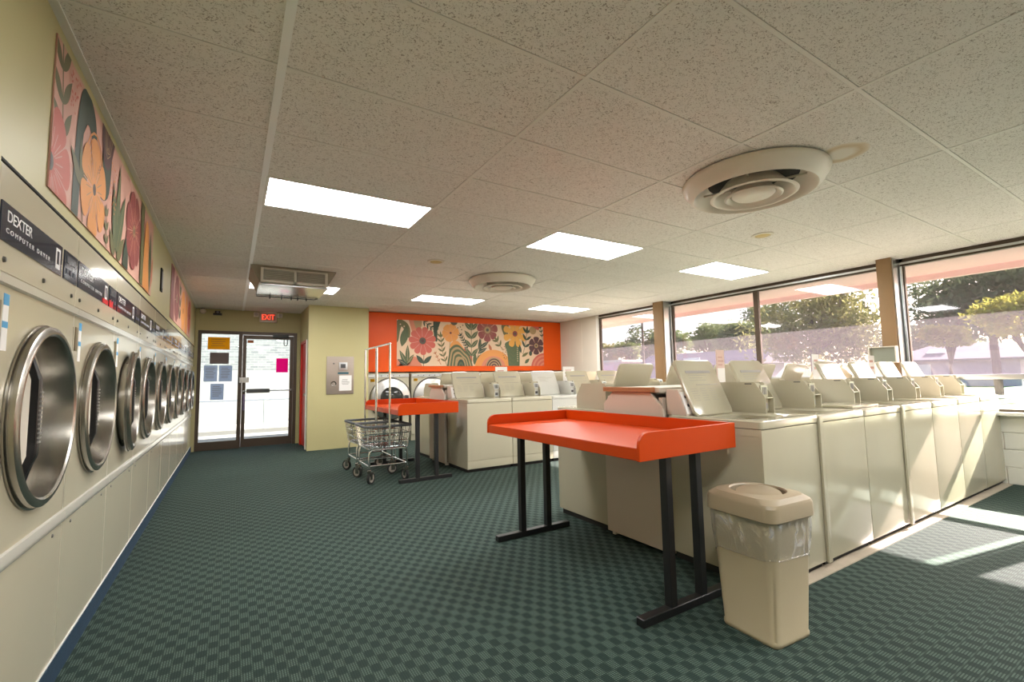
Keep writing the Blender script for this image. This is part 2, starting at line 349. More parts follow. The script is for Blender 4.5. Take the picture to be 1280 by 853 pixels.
# yellow corner: return wall with the red door, and face wall with the change machine
bm = B(); box(bm, 1.01, 1.11, 6.70, 6.93, 0, H+0.03); box(bm, 1.01, 1.11, 7.72, YB+0.13, 0, H+0.03); box(bm, 1.01, 1.11, 6.93, 7.72, 1.98, H+0.03)
box(bm, 1.11, 2.06, 6.70, 6.80, 0, H+0.03); box(bm, 1.96, 2.06, 6.80, 7.9, 0, H+0.03)
struct('wall_center', bm, WALLY)
bm = B(); box(bm, 1.0, 1.012, 6.69, 6.705, 0, H); struct('trim_2', bm, WALLY)
d2 = struct('door_2', box(B(), 1.03, 1.07, 6.96, 7.69, 0.012, 1.95), REDD)
bm = B(); box(bm, 0.995, 1.09, 6.925, 6.96, 0, 1.99); obj('door_jamb', bm, WHITE, d2)
bm = B(); box(bm, 0.995, 1.09, 7.69, 7.725, 0, 1.99); box(bm, 0.995, 1.09, 6.96, 7.69, 1.95, 1.99); obj('door_frame', bm, REDD, d2)
bm = tube(B(), [(1.03, 7.05, 0.98), (0.985, 7.05, 0.98)], 0.012); lathe(bm, [(0, -0.055), (0.022, -0.05), (0.028, -0.03), (0.02, -0.005)], (1.03, 7.05, 0.98), 'x', 14); obj('door_knob', bm, STPLATE, d2, smooth=True)
# orange bulkhead over the front-loaders
bm = box(B(), 2.06, XW, 7.0, 7.06, 1.39, 2.585); wo = struct('wall_back_bulkhead', bm, ORANGE)
obj('lower_edge', box(B(), 2.06, XW, 6.998, 7.06, 1.385, 1.44), ORANGE, wo, bev=0.004)
struct('wall_back_recess', box(B(), 2.06, XW+0.1, 7.85, 7.95, 0, H), WALLW)
struct('wall_front', box(B(), -1.6, XW+0.1, YF-0.1, YF, 0, H+0.03), WALLW)
# window wall: solid part next to the orange wall, low block wall, posts
bm = B(); box(bm, XW, XW+0.13, 5.66, 7.9, 0, H+0.03); box(bm, XW, XW+0.13, -4.6, -3.40, 0, H+0.03); box(bm, XW+0.012, XW+0.13, -3.40, 5.66, 0, 0.72)
wall_right = struct('wall_right', bm, WALLW)
for yy in (6.62, 6.18): obj('panel_seam', box(B(), XW-0.003, XW+0.01, yy-0.004, yy+0.004, 0.9, H), LAMIN, wall_right)
bs = None
for r in range(4):
    for k in range(10):
        y = -0.46-k*0.40-(0.2 if r % 2 else 0)
        if y < -3.3: continue
        if not bs: bs = obj('block', box(B(), -0.004, 0.02, -0.196, 0.196, -0.088, 0.088), BLOCKW, wall_right, bev=0.004, seg=1); o = bs
        else: o = share('block', bs, wall_right)
        o.location = (XW, y, 0.09+r*0.18)
struct('trim_3', box(B(), XW-0.012, XW+0.02, 5.575, 5.66, 0.76, H), WHITE)
def sill(n, y0, y1): struct(n, box(B(), XW-0.09, XW+0.16, y0, y1, 0.722, 0.758), WHITE, bev=0.004)
sill('trim_4', -3.40, 5.58)
for n, (y0, y1) in (('trim_5', (0.10, 0.25)), ('trim_6', (3.58, 3.80)), ('trim_7', (-1.72, -1.62))):
    p = struct(n, box(B(), 6.66, 6.90, y0, y1, 0.758, H), BROWNP, bev=0.004)
    obj('metal_side', box(B(), 6.69, 6.90, y0-0.012, y0+0.002, 0.758, H-0.005), ALUM, p)
    obj('power_conduit', tube(B(), [(6.86, y0-0.03, 0.76), (6.86, y0-0.03, H-0.1)], 0.014), ALUM, p, smooth=True)
# windows
def window(n, y0, y1, fg=0.0):
    wd = struct(n)
    x0, x1 = XW+0.005, XW+0.055
    bm = B(); box(bm, x0, x1, y1-0.045, y1, 0.758, H-0.01); box(bm, x0, x1, y0, y0+0.03, 0.758, H-0.01); box(bm, x0, x1, y0, y1, 2.555, H+0.01); box(bm, x0, x1, y0, y1, 0.758, 0.785)
    obj('window_frame', bm, DBRONZE, wd)
    obj('head_channel', box(B(), x0-0.02, x1, y0, y1, 2.530, 2.555), ALUM, wd)
    obj('head_bar', box(B(), x0-0.006, x1, y0, y1, 2.508, 2.530), DBRONZE, wd)
    obj('transom_bar', box(B(), x0-0.01, x1, y0+0.03, y1-0.045, 1.105, 1.16), ALUM, wd, bev=0.004)
    obj('film_pane', box(B(), x0+0.022, x0+0.028, y0+0.03+fg, y1-0.045, 1.16, 2.508), FILM, wd)
    if fg: obj('clear_strip', box(B(), x0+0.022, x0+0.028, y0+0.03, y0+0.03+fg, 1.16, 2.508), GLASS, wd)
    obj('lower_pane', box(B(), x0+0.022, x0+0.028, y0+0.03, y1-0.045, 0.785, 1.105), GLASS, wd)
window('window_1', 3.80, 5.575); window('window_2', 1.95, 3.58); window('window_3', 0.25, 1.95); window('window_4', -1.62, 0.10, 0.07); window('window_5', -3.40, -1.72)
# roof with overhang and fascia
SOFF = vary(mat('pink_soffit_paint', (0.86, 0.64, 0.59), 0.7), 1.5, 0.08)
rf = struct('roof', box(B(), -2.0, 8.05, YF-0.4, 9.4, H+0.10, H+0.30), WALLW)
obj('soffit', box(B(), 7.03, 8.0, YF-0.4, 9.4, 2.53, 2.58), SOFF, rf)
obj('fascia', box(B(), 7.97, 8.05, YF-0.4, 9.4, 2.45, 2.92), SOFF, rf)

GREYS2 = mat('dark_grey_bar', (0.07, 0.075, 0.075), 0.5)
# entrance: sidelight + glazed door
d1 = struct('door_1'); y0, y1 = YB+0.02, YB+0.08
def fr(nm, x0, x1, z0, z1, m=DBRONZE, p=d1, a=y0, c=y1): return obj(nm, box(B(), x0, x1, a, c, z0, z1), m, p)
fr('frame_post', -0.705, -0.645, 0, 2.2); fr('frame_post', -0.055, 0.01, 0, 2.2); fr('frame_post', 0.895, 0.955, 0, 2.2)
fr('frame_head', -0.645, -0.055, 2.14, 2.2); fr('frame_head', 0.01, 0.895, 2.14, 2.2); fr('sidelight_base', -0.645, -0.055, 0, 0.15)
fr('sidelight_pane', -0.645, -0.055, 0.15, 2.14, GLASS, d1, y0+0.027, y0+0.033)
lf = obj('door_leaf', box(box(box(box(B(), 0.015, 0.075, y0-0.004, y1-0.01, 0.01, 2.13), 0.83, 0.89, y0-0.004, y1-0.01, 0.01, 2.13), 0.075, 0.83, y0-0.004, y1-0.01, 2.06, 2.13), 0.075, 0.83, y0-0.004, y1-0.01, 0.01, 0.16), DBRONZE, d1)
obj('door_pane', box(B(), 0.075, 0.83, y0+0.027, y0+0.033, 0.16, 2.06), GLASS, lf)
bm = box(B(), 0.09, 0.48, y0-0.075, y0-0.03, 1.02, 1.10); obj('push_bar', bm, GREYS2, lf, bev=0.006)
obj('push_rail', tube(B(), [(0.03, y0-0.05, 1.06), (0.86, y0-0.05, 1.06)], 0.012), ALUM, lf, smooth=True)
obj('lock_box', box(B(), -0.03, 0.13, y0-0.04, y0-0.004, 1.22, 1.32), WHITE, lf, bev=0.005)
obj('pull_handle', box(B(), 0.035, 0.07, y0-0.06, y0-0.01, 0.70, 1.0), mat('violet_grey_handle', (0.16, 0.12, 0.22), 0.4), lf, bev=0.01)
obj('door_closer', box(B(), 0.52, 0.80, y0-0.06, y0-0.005, 2.09, 2.16), BLACK, lf, bev=0.006)
bm = tube(B(), [(0.72, y0+0.01, 2.06), (0.72, y0+0.01, 1.97), (0.735, y0+0.01, 1.94), (0.765, y0+0.01, 1.94), (0.78, y0+0.01, 1.97), (0.78, y0+0.01, 2.06)], 0.008); obj('hook_latch', bm, BLACK, lf, smooth=True)
def sheet(nm, lab, cat, x0, x1, z0, z1, m, y, n=0, pm=GREYPR, grp=None):
    t = thing(nm, lab, cat, ((x0+x1)/2, y, z0), 0, grp); hw = (x1-x0)/2; h = z1-z0
    obj('sheet', box(B(), -hw, hw, -0.0008, 0.0008, 0, h), m, t)
    if n: obj('print', lines(B(), -hw*0.75, hw*0.75, h*0.15, h*0.85, n, -0.0009), pm, t)
    return t
yp = y0+0.024
sheet('notice', 'yellow sign at the top of the sidelight left of the entrance door', 'sign', -0.55, -0.20, 1.85, 2.08, YELS, yp, 4, mat('dark_yellow_print', (0.45, 0.25, 0.01), 0.5))
sheet('notice', 'brown grey sign below the yellow one on the sidelight', 'sign', -0.51, -0.21, 1.58, 1.79, GREYS, yp)
sheet('notice', 'grey notice on the sidelight, left of the pair', 'notice', -0.595, -0.385, 1.25, 1.55, PAPERB, yp, 7)
sheet('notice', 'grey notice on the sidelight, right of the pair', 'notice', -0.36, -0.15, 1.25, 1.55, PAPERB, yp, 7)
sheet('notice', 'single grey notice lowest on the sidelight', 'notice', -0.485, -0.275, 0.91, 1.21, PAPERB, yp, 6)
sheet('poster', 'bright magenta sheet on the entrance door glass', 'poster', 0.59, 0.80, 1.41, 1.69, PINKS, yp)
sheet('sticker', 'small orange sticker in the top corner of the door glass', 'sticker', 0.09, 0.19, 1.985, 2.035, mat('orange_sticker', (0.45, 0.12, 0.01), 0.5), yp)

# ---- ceiling fixtures
def troffer(i, j, lab):
    t = thing('ceiling_light', lab, 'light', ((i+0.5)*TX, (j+0.5)*TY, H), 0, 'lit fluorescent panels in the ceiling grid')
    hx, hy = TX/2-0.012, TY/2-0.012
    bm = B(); 
    for a in ((-hx, hx, -hy, -hy+0.02), (-hx, hx, hy-0.02, hy), (-hx, -hx+0.02, -hy+0.02, hy-0.02), (hx-0.02, hx, -hy+0.02, hy-0.02)): box(bm, *a, -0.006, 0.012)
    obj('frame', bm, TEE, t)
    obj('diffuser', box(B(), -hx+0.02, hx-0.02, -hy+0.02, hy-0.02, -0.002, 0.006), LIGHT, t)
    obj('latch', box(B(), -hx+0.015, -hx+0.04, -0.01, 0.01, -0.010, -0.004), TEE, t)
LAB = {(0, 2): 'largest lit ceiling panel, in front of the ceiling air unit', (2, 2): 'lit ceiling panel between the two round diffusers', (4, 2): 'lit ceiling panel nearest to the window wall',
       (0, 8): 'lit ceiling panel partly hidden behind the ceiling air unit', (2, 8): 'lit ceiling panel before the left half of the orange wall', (4, 8): 'lit ceiling panel before the right end of the orange wall'}
for i, j in LIGHTS: troffer(i, j, LAB.get((i, j), 'lit ceiling panel behind the camera, '+{0: 'on the dryer side', 2: 'in the middle of the room', 4: 'on the window side'}[i]))
def diffuser(x, y, r, lab):
    t = thing('air_diffuser', lab, 'air vent', (x, y, H), 0, 'round ceiling air diffusers')
    obj('outer_cone', lathe(B(), [(r*0.99, -0.005), (r, -0.014), (r*0.985, -0.035), (r*0.90, -0.095), (r*0.84, -0.112), (r*0.80, -0.10), (r*0.78, -0.08), (r*0.62, -0.008)], (0, 0, 0), n=64), PLASW, t, smooth=True, ang=60)
    obj('middle_ring', lathe(B(), [(r*0.60, -0.122), (r*0.57, -0.13), (r*0.54, -0.125), (r*0.50, -0.09), (r*0.38, -0.02)], (0, 0, 0), n=48), PLASW, t, smooth=True, ang=60)
    obj('inner_ring', lathe(B(), [(r*0.40, -0.13), (r*0.375, -0.138), (r*0.35, -0.132), (r*0.30, -0.09), (r*0.2, -0.04)], (0, 0, 0), n=48), PLASW, t, smooth=True, ang=60)
    obj('center_disc', lathe(B(), [(r*0.30, -0.115), (r*0.27, -0.128), (r*0.12, -0.136), (r*0.10, -0.134), (0, -0.138)], (0, 0, 0), n=32), PLASW, t, smooth=True, ang=60)
    obj('throat', lathe(B(), [(0, -0.006), (r*0.7, -0.006)], (0, 0, 0), n=32), DARK, t)
    for k in range(4):
        a = k*PI/2+0.4; obj('spoke', tube(B(), [(r*0.15*math.cos(a), r*0.15*math.sin(a), -0.05), (r*0.7*math.cos(a), r*0.7*math.sin(a), -0.05)], 0.008, 6), PLASW, t)
diffuser(2.98, -0.36, 0.47, 'large round ceiling air diffuser nearest to the camera')
diffuser(3.06, 3.32, 0.47, 'smaller-looking round ceiling air diffuser farther back before the orange wall')
for x, y, lab in ((1.86, 2.81, 'small yellowed round ceiling disc left of the far round diffuser'), (4.35, 0.35, 'small yellowed round ceiling disc by the near round diffuser')):
    t = thing('ceiling_disc', lab, 'ceiling cover', (x, y, H), 0, 'yellowed round covers'); obj('rim', lathe(B(), [(0.10, 0.0), (0.098, -0.008), (0.075, -0.012), (0.07, -0.006)], (0, 0, 0), n=28), PLASW, t, smooth=True)
    obj('lens', lathe(B(), [(0.072, -0.006), (0.05, -0.016), (0, -0.018)], (0, 0, 0), n=28), YELLENS, t, smooth=True)
# ceiling air unit
t = thing('ceiling_air_unit', 'beige ceiling air unit with two louvred grilles hanging before the entrance', 'air unit', (0.475, 4.35, H))
bm = loft(B(), [[(x, y, 0) for x, y in ((-0.475, -0.45), (0.475, -0.45), (0.475, 0.42), (-0.475, 0.42))], [(x, y, -0.02) for x, y in ((-0.47, -0.445), (0.47, -0.445), (0.47, 0.41), (-0.47, 0.41))], [(x, y, -0.20) for x, y in ((-0.37, -0.38), (0.37, -0.38), (0.37, 0.36), (-0.37, 0.36))]])
obj('hood', bm, mat('dull_hood', (0.30, 0.26, 0.20), 0.5), t)
obj('bottom_plate', box(B(), -0.385, 0.385, -0.40, 0.37, -0.225, -0.20), mat('pale_metal', (0.62, 0.62, 0.62), 0.22, metal=0.7), t, bev=0.006)
bm = B(); yy = -0.47
for a in ((-0.37, -0.34, -0.20, -0.03), (0.34, 0.37, -0.20, -0.03), (-0.015, 0.015, -0.20, -0.03), (-0.34, 0.34, -0.05, -0.03), (-0.34, 0.34, -0.20, -0.175)): box(bm, a[0], a[1], yy, yy+0.10, a[2], a[3])
obj('grille_frame', bm, LAMIN, t)
sl_ = None
for sx in (-0.1775, 0.1775):
    obj('grille_back', box(B(), sx-0.16, sx+0.16, yy+0.05, yy+0.06, -0.175, -0.05), DARK, t)
    for k in range(6):
        if not sl_: sl_ = obj('louvre', prism(B(), [(0, 0), (0.035, -0.012), (0.035, -0.009), (0, 0.004)], 'x', -0.16, 0.16), LAMIN, t); o = sl_
        else: o = share('louvre', sl_, t)
        o.location = (sx, yy+0.008, -0.165+k*0.021)
obj('cable_rail', tube(B(), [(-0.38, 0.375, -0.235), (0.33, 0.375, -0.235), (0.38, 0.36, -0.225)], 0.007, 6), BLACK, t)
for x in (-0.22, -0.08, 0.04, 0.12, 0.23): obj('clip', box(B(), x-0.007, x+0.007, 0.36, 0.388, -0.262, -0.225), BLACK, t)
# exit sign, camera, detector over the entrance
t = thing('exit_sign', 'lit red exit sign with two lamp heads over the entrance', 'exit sign', (0.425, YB-0.03, 2.39))
obj('housing', box(B(), -0.15, 0.15, -0.03, 0.03, 0, 0.20), PLASW, t, bev=0.006)
obj('sign_face', box(B(), -0.125, 0.125, -0.034, -0.029, 0.03, 0.17), mat('exit_face', (0.40, 0.30, 0.24), 0.5, emit=(1, 0.12, 0.08), es=0.02), t)
text('lettering', 'EXIT', 0.15, EXITG, t, (-0.108, -0.0365, 0.047), width=0.216)
for s in (-1, 1):
    o = obj('lamp_head', box(B(), -0.045, 0.045, -0.03, 0.03, 0.10, 0.185), PLASW, t, bev=0.008); o.location = (s*0.205, 0, 0)
    o2 = obj('lamp_lens', lathe(B(), [(0, -0.036), (0.03, -0.034), (0.034, -0.028)], (0, 0, 0.142), 'y', 20), mat('frosted_lens', (0.5, 0.47, 0.45), 0.3), o)
t = thing('security_camera', 'small black security camera over the sidelight', 'camera', (-0.41, YB-0.04, 2.485))
obj('base', box(B(), -0.07, 0.07, -0.04, 0.04, 0, 0.035), BLACK, t, bev=0.008); obj('head', box(B(), -0.045, 0.045, -0.05, 0.04, 0.03, 0.075), BLACK, t, bev=0.01)
obj('lens', lathe(B(), [(0, -0.058), (0.018, -0.056), (0.022, -0.048)], (0, 0, 0.052), 'y', 16), mat('lens_glass', (0.2, 0.2, 0.25), 0.1), t)
t = thing('detector', 'small round white detector in the corner by the entrance', 'detector', (-0.64, YB-0.05, 2.50))
obj('base', lathe(B(), [(0, 0.05), (0.05, 0.05), (0.05, 0.02), (0.04, -0.01), (0, -0.02)], (0, 0, 0.05), 'y', 24), PLASW, t, smooth=True); obj('mount', box(B(), -0.03, 0.03, 0.0, 0.05, 0.095, 0.11), DARK, t)
# change machine
t = thing('change_machine', 'steel change machine plate set in the yellow wall', 'change machine', (1.55, 6.70, 0.98))
obj('plate', box(B(), -0.24, 0.24, -0.015, 0.0, 0, 0.69), STPLATE, t, bev=0.003)
bx_ = obj('bill_slot', box(B(), -0.03, 0.12, -0.04, -0.015, 0.44, 0.58), ALUM, t, bev=0.006); obj('slot_mouth', box(B(), 0.0, 0.085, -0.043, -0.038, 0.475, 0.55), BLACKPR, bx_)
obj('label_strip', box(B(), -0.045, 0.145, -0.0165, -0.0145, 0.365, 0.40), mat('teal_strip', (0.02, 0.10, 0.13), 0.4), t)
obj('coin_cup', lathe(B(), [(0.05, -0.017), (0.048, -0.024), (0.04, -0.02), (0.02, -0.012), (0, -0.010)], (-0.115, 0, 0.19), 'y', 24), STEELD, t, smooth=True)
obj('lock', lathe(B(), [(0, -0.022), (0.012, -0.02), (0.014, -0.015)], (-0.115, 0, 0.56), 'y', 14), BLACKPR, t)
p_ = obj('paper', box(B(), -0.02, 0.20, -0.0175, -0.0155, 0.06, 0.34), PAPER, t); obj('print', lines(B(), 0.02, 0.17, 0.16, 0.27, 5, -0.0178), GREYPR, p_)
# dark slot on the left wall
t = thing('wall_switch_plate', 'narrow dark plate on the left wall between the two murals', 'switch plate', (XD, 3.22, 2.09), PI/2)
obj('plate', box(B(), -0.05, 0.05, -0.012, 0, 0, 0.22), DARK, t, bev=0.004); obj('inner', box(B(), -0.025, 0.025, -0.016, -0.01, 0.03, 0.19), GREYPR, t)
t = thing('wall_heater', 'small grey box mounted on the brown window post', 'heater', (6.66, 0.235, 1.315), -PI/2)
obj('case', box(box(box(box(B(), -0.14, 0.14, -0.08, 0.0, 0, 0.012), -0.14, 0.14, -0.08, 0.0, 0.188, 0.20), -0.14, -0.128, -0.08, 0.0, 0.012, 0.188), 0.128, 0.14, -0.08, 0.0, 0.012, 0.188), LAMIN, t)
obj('panel', box(B(), -0.128, 0.128, -0.05, 0.0, 0.012, 0.188), mat('greenish_panel', (0.22, 0.24, 0.19), 0.5), t)
# ================================================================== MURALS
def pm(n, c): return mat('paint_'+n, c, 0.6)
P_CREAM = pm('cream', (0.66, 0.47, 0.32)); P_OLIVE = pm('olive', (0.125, 0.115, 0.045)); P_GREEN = pm('green', (0.075, 0.10, 0.045)); P_DGREEN = pm('dark_green', (0.035, 0.055, 0.035))
P_CORAL = pm('coral', (0.50, 0.105, 0.075)); P_SALM = pm('salmon', (0.58, 0.20, 0.12)); P_ORNG = pm('orange', (0.66, 0.27, 0.07)); P_YEL = pm('amber', (0.64, 0.31, 0.055)); P_BURG = pm('burgundy', (0.24, 0.055, 0.05))
P_DBURG = pm('dark_plum', (0.085, 0.036, 0.038)); P_TAN = pm('tan', (0.36, 0.24, 0.12)); P_GREY = pm('grey', (0.085, 0.075, 0.055)); P_PINK = pm('pale_pink', (0.60, 0.33, 0.26)); P_RUST = pm('rust', (0.38, 0.12, 0.05))
def sm(pts, n=6):
    out = []; L = len(pts)
    for i in range(L):
        p0, p1, p2, p3 = (pts[(i+k-1) % L] for k in range(4))
        for s in range(n):
            t = s/n; out.append(tuple(0.5*((2*p1[a])+(-p0[a]+p2[a])*t+(2*p0[a]-5*p1[a]+4*p2[a]-p3[a])*t*t+(-p0[a]+3*p1[a]-3*p2[a]+p3[a])*t**3) for a in (0, 1)))
    return out
class Mural:
    def __init__(s, name, label, loc, rz, W, Hh, bgm, frame):
        s.t = thing(name, label, 'mural', loc, rz); s.W, s.H, s.d = W, Hh, 0.0055
        obj('canvas', box(B(), 0, W, -0.005, 0.0, 0, Hh), bgm, s.t)
        s.items = []
    def clip(s, pts):
        for ax, lim, sg in ((0, 0, 1), (0, s.W, -1), (1, 0, 1), (1, s.H, -1)):
            out = []
            for i in range(len(pts)):
                a, b = pts[i-1], pts[i]; da, db = sg*(a[ax]-lim), sg*(b[ax]-lim)
                if (da >= 0) != (db >= 0): k = da/(da-db); out.append((a[0]+k*(b[0]-a[0]), a[1]+k*(b[1]-a[1])))
                if db >= 0: out.append(b)
            pts = out
            if len(pts) < 3: return []
        return pts
    def poly(s, pts, m): s.items.append((pts, m))
    def flush(s, name):
        bm = B(); ms = []
        for k, (pts, m) in enumerate(s.items):
            pts = s.clip(pts)
            if len(pts) < 3: continue
            if m not in ms: ms.append(m)
            d = s.d+0.00002*k
            try:
                f = bm.faces.new([bm.verts.new((u, -d, v)) for u, v in pts]); f.material_index = ms.index(m)
            except ValueError: pass
        s.d += 0.00002*len(s.items)+0.00005; s.items = []
        if not ms: bm.free(); return
        me = bpy.data.meshes.new(name); bmesh.ops.triangulate(bm, faces=bm.faces[:], ngon_method='EAR_CLIP'); bm.to_mesh(me); bm.free()
        for m in ms: me.materials.append(m)
        link(bpy.data.objects.new(name, me), s.t)
    def disc(s, x, y, r, m, n=20, ry=None):
        s.poly([(x+r*math.cos(2*PI*k/n), y+(ry or r)*math.sin(2*PI*k/n)) for k in range(n)], m)
    def leaf_(s, x, y, l, w, a, m, vein=None):
        c, sn = math.cos(a), math.sin(a); L = [(t/8*l, w/2*math.sin(PI*(t/8)**0.85)) for t in range(9)]
        pts = L+[(u, -v) for u, v in L[-2:0:-1]]
        s.poly([(x+u*c-v*sn, y+u*sn+v*c) for u, v in pts], m)
        if vein: s.strip([(x+0.08*l*c, y+0.08*l*sn), (x+0.85*l*c, y+0.85*l*sn)], 0.004, vein)
    def strip(s, pts, wd, m):
        for (a, b) in zip(pts, pts[1:]):
            dx, dy = b[0]-a[0], b[1]-a[1]; L = math.hypot(dx, dy) or 1; nx, ny = -dy/L*wd/2, dx/L*wd/2
            s.poly([(a[0]+nx, a[1]+ny), (b[0]+nx, b[1]+ny), (b[0]-nx, b[1]-ny), (a[0]-nx, a[1]-ny)], m)
    def flower(s, x, y, r, n, m, mc, wid=0.5, cr=0.22, a0=0.2, lines_=None):
        for k in range(n):
            a = a0+2*PI*k/n; c, sn = math.cos(a), math.sin(a); w = r*wid
            q = sm([(0.05*r, 0), (0.45*r, w*0.30), (0.78*r, w*0.5), (0.95*r, w*0.34), (r, 0), (0.95*r, -w*0.34), (0.78*r, -w*0.5), (0.45*r, -w*0.30)], 4)
            s.poly([(x+u*c-v*sn, y+u*sn+v*c) for u, v in q], m)
        s.disc(x, y, r*(0.55 if n > 7 else 0.5), m)
        if lines_:
            for k in range(n*3):
                a = a0+2*PI*k/(n*3); s.strip([(x+r*0.25*math.cos(a), y+r*0.25*math.sin(a)), (x+r*0.6*math.cos(a), y+r*0.6*math.sin(a))], 0.005, lines_)
        for k in range(n):
            a = a0+2*PI*(k+0.5)/n; s.strip([(x+r*cr*1.3*math.cos(a), y+r*cr*1.3*math.sin(a)), (x+r*0.80*math.cos(a), y+r*0.80*math.sin(a))], r*0.022, P_PINK if m is not P_YEL else P_TAN)
        s.disc(x, y, r*cr, mc); s.disc(x, y, r*cr*0.45, P_GREY if mc is not P_GREY else P_DBURG)
        s.flush('painted_flower')
    def arch(s, x, y, rx, ry, ms, lw=None, n=24):
        for k, m in enumerate(ms):
            f = 1-k/len(ms); s.poly([(x+rx*f*math.cos(PI*t/n), y+ry*f*math.sin(PI*t/n)) for t in range(n+1)]+[(x-rx*f, y-0.5), (x+rx*f, y-0.5)], m)
        s.flush('painted_arch')
    def sprig(s, pts, m, l, w, st=None, alt=True, vein=None):
        s.strip(pts, 0.012, st or m); n = len(pts)
        for i in range(1, n):
            a = math.atan2(pts[i][1]-pts[i-1][1], pts[i][0]-pts[i-1][0])
            for sg in (1, -1): s.leaf_(pts[i][0], pts[i][1], l, w, a+sg*0.75, m, vein)
        s.leaf_(pts[-1][0], pts[-1][1], l, w, a, m, vein); s.flush('painted_sprig')
def path(p0, p1, n, bend=0.0):
    return [(p0[0]+(p1[0]-p0[0])*k/n+bend*math.sin(PI*k/n), p0[1]+(p1[1]-p0[1])*k/n) for k in range(n+1)]

M = Mural('mural', 'long floral mural with coral and amber flowers on the orange wall', (2.70, 6.997, 1.50), 0, 3.66, 0.955, P_CREAM, None)
M.poly(sm([(-0.1, 0.55), (0.0, 0.93), (0.16, 0.93), (0.27, 0.80), (0.27, 0.60), (0.18, 0.62), (0.15, 0.75), (0.08, 0.80), (0.02, 0.5)]), P_OLIVE); M.flush('painted_shape')
M.poly(sm([(0.24, 1.0), (0.30, 0.84), (0.33, 0.70), (0.42, 0.72), (0.40, 0.86), (0.36, 1.0)]), P_SALM); M.poly(sm([(0.36, 1.0), (0.40, 0.80), (0.48, 0.78), (0.53, 0.86), (0.52, 1.0)]), P_TAN); M.flush('painted_shape')
M.poly(sm([(-0.1, -0.1), (-0.1, 0.14), (0.12, 0.10), (0.25, 0.02), (0.36, 0.20), (0.48, 0.10), (0.52, -0.1)]), P_SALM); M.flush('painted_shape')
M.leaf_(0.10, 0.40, 0.46, 0.16, 1.32, P_GREEN, P_OLIVE); M.flush('painted_leaf')
M.leaf_(0.22, 0.01, 0.36, 0.10, 2.05, P_GREEN, P_CREAM); M.leaf_(0.22, 0.08, 0.36, 0.09, 1.55, P_GREEN, P_CREAM); M.leaf_(0.22, 0.05, 0.24, 0.08, 0.95, P_OLIVE, P_CREAM); M.leaf_(0.22, 0.02, 0.24, 0.09, 2.6, P_DGREEN, P_CREAM); M.flush('painted_sprig')
M.sprig(path((0.50, 1.0), (0.80, 0.78), 4), P_DGREEN, 0.12, 0.035)
M.strip([(0.57, 0.0), (0.58, 0.35)], 0.012, P_DGREEN); M.leaf_(0.57, 0.05, 0.24, 0.10, 2.3, P_DGREEN, P_GREEN); M.leaf_(0.57, 0.05, 0.25, 0.10, 0.75, P_DGREEN, P_GREEN); M.flush('painted_leaf')
M.poly(sm([(0.80, 1.0), (0.80, 0.70), (0.82, 0.55), (0.88, 0.54), (0.88, 0.75), (0.96, 1.0)]), P_DGREEN); M.flush('painted_shape')
M.flower(0.55, 0.53, 0.30, 11, P_CORAL, P_GREY, wid=0.44, cr=0.24)
M.sprig(path((1.10, 0.0), (0.96, 0.62), 6, -0.03), P_OLIVE, 0.13, 0.04)
M.sprig(path((0.96, 0.03), (0.84, 0.26), 3), P_RUST, 0.06, 0.018)
M.strip([(1.14, 0.12), (1.18, 0.6)], 0.012, P_OLIVE); M.leaf_(1.15, 0.34, 0.12, 0.04, 0.6, P_OLIVE); M.flush('painted_leaf')
M.flower(1.19, 0.72, 0.20, 6, P_ORNG, P_BURG, wid=0.86, cr=0.13)
M.disc(1.27, 0.98, 0.09, P_GREY); M.flush('painted_shape')
M.poly(sm([(1.18, 0.40), (1.22, 0.52), (1.34, 0.55), (1.44, 0.47), (1.54, 0.34), (1.66, 0.30), (1.70, 0.10), (1.5, 0.0), (1.3, 0.2)]), P_ORNG); M.poly(sm([(1.50, 0.38), (1.60, 0.33), (1.68, 0.29), (1.69, 0.12), (1.55, 0.10)]), P_CORAL); M.flush('painted_shape')
for k in range(9):
    f = 1-k/9; M.poly(sm([(1.14+0.28*(1-f), -0.2), (1.15+0.27*(1-f), 0.28*f), (1.24+0.18*(1-f), 0.44*f), (1.38+0.04*(1-f), 0.46*f), (1.52-0.1*(1-f), 0.34*f), (1.66-0.24*(1-f), 0.18*f), (1.70-0.28*(1-f), -0.2)]), P_GREEN if k % 2 == 0 else P_TAN)
M.flush('painted_arch')
M.arch(1.43, -0.02, 0.12, 0.22, [P_TAN, P_DGREEN, P_GREEN, P_DGREEN])
M.sprig(path((1.69, 0.02), (1.69, 0.80), 4), P_GREEN, 0.25, 0.095, vein=P_CREAM)
M.sprig(path((1.62, 0.34), (1.44, 0.66), 6), P_DGREEN, 0.09, 0.026)
M.leaf_(1.90, 0.30, 0.34, 0.09, 1.55, P_DGREEN); M.leaf_(1.90, 0.40, 0.28, 0.09, 0.6, P_DGREEN, P_CREAM); M.leaf_(1.84, 0.28, 0.28, 0.09, 0.5, P_DGREEN, P_CREAM); M.leaf_(1.80, 0.14, 0.28, 0.09, 0.55, P_OLIVE, P_CREAM); M.leaf_(1.76, 0.02, 0.30, 0.09, 1.5, P_GREEN); M.strip([(1.80, 0.05), (1.96, 0.66)], 0.012, P_OLIVE); M.flush('painted_sprig')
M.flower(2.10, 0.82, 0.27, 7, P_BURG, P_TAN, wid=0.66, cr=0.30, lines_=P_TAN)
M.leaf_(2.20, 0.34, 0.18, 0.07, 2.0, P_RUST); M.flush('painted_leaf')
M.sprig(path((2.50, 0.36), (2.36, 0.56), 2), P_OLIVE, 0.15, 0.05)
M.arch(2.25, -0.06, 0.48, 0.43, [P_ORNG, P_ORNG, P_SALM, P_CORAL, P_BURG, P_BURG])
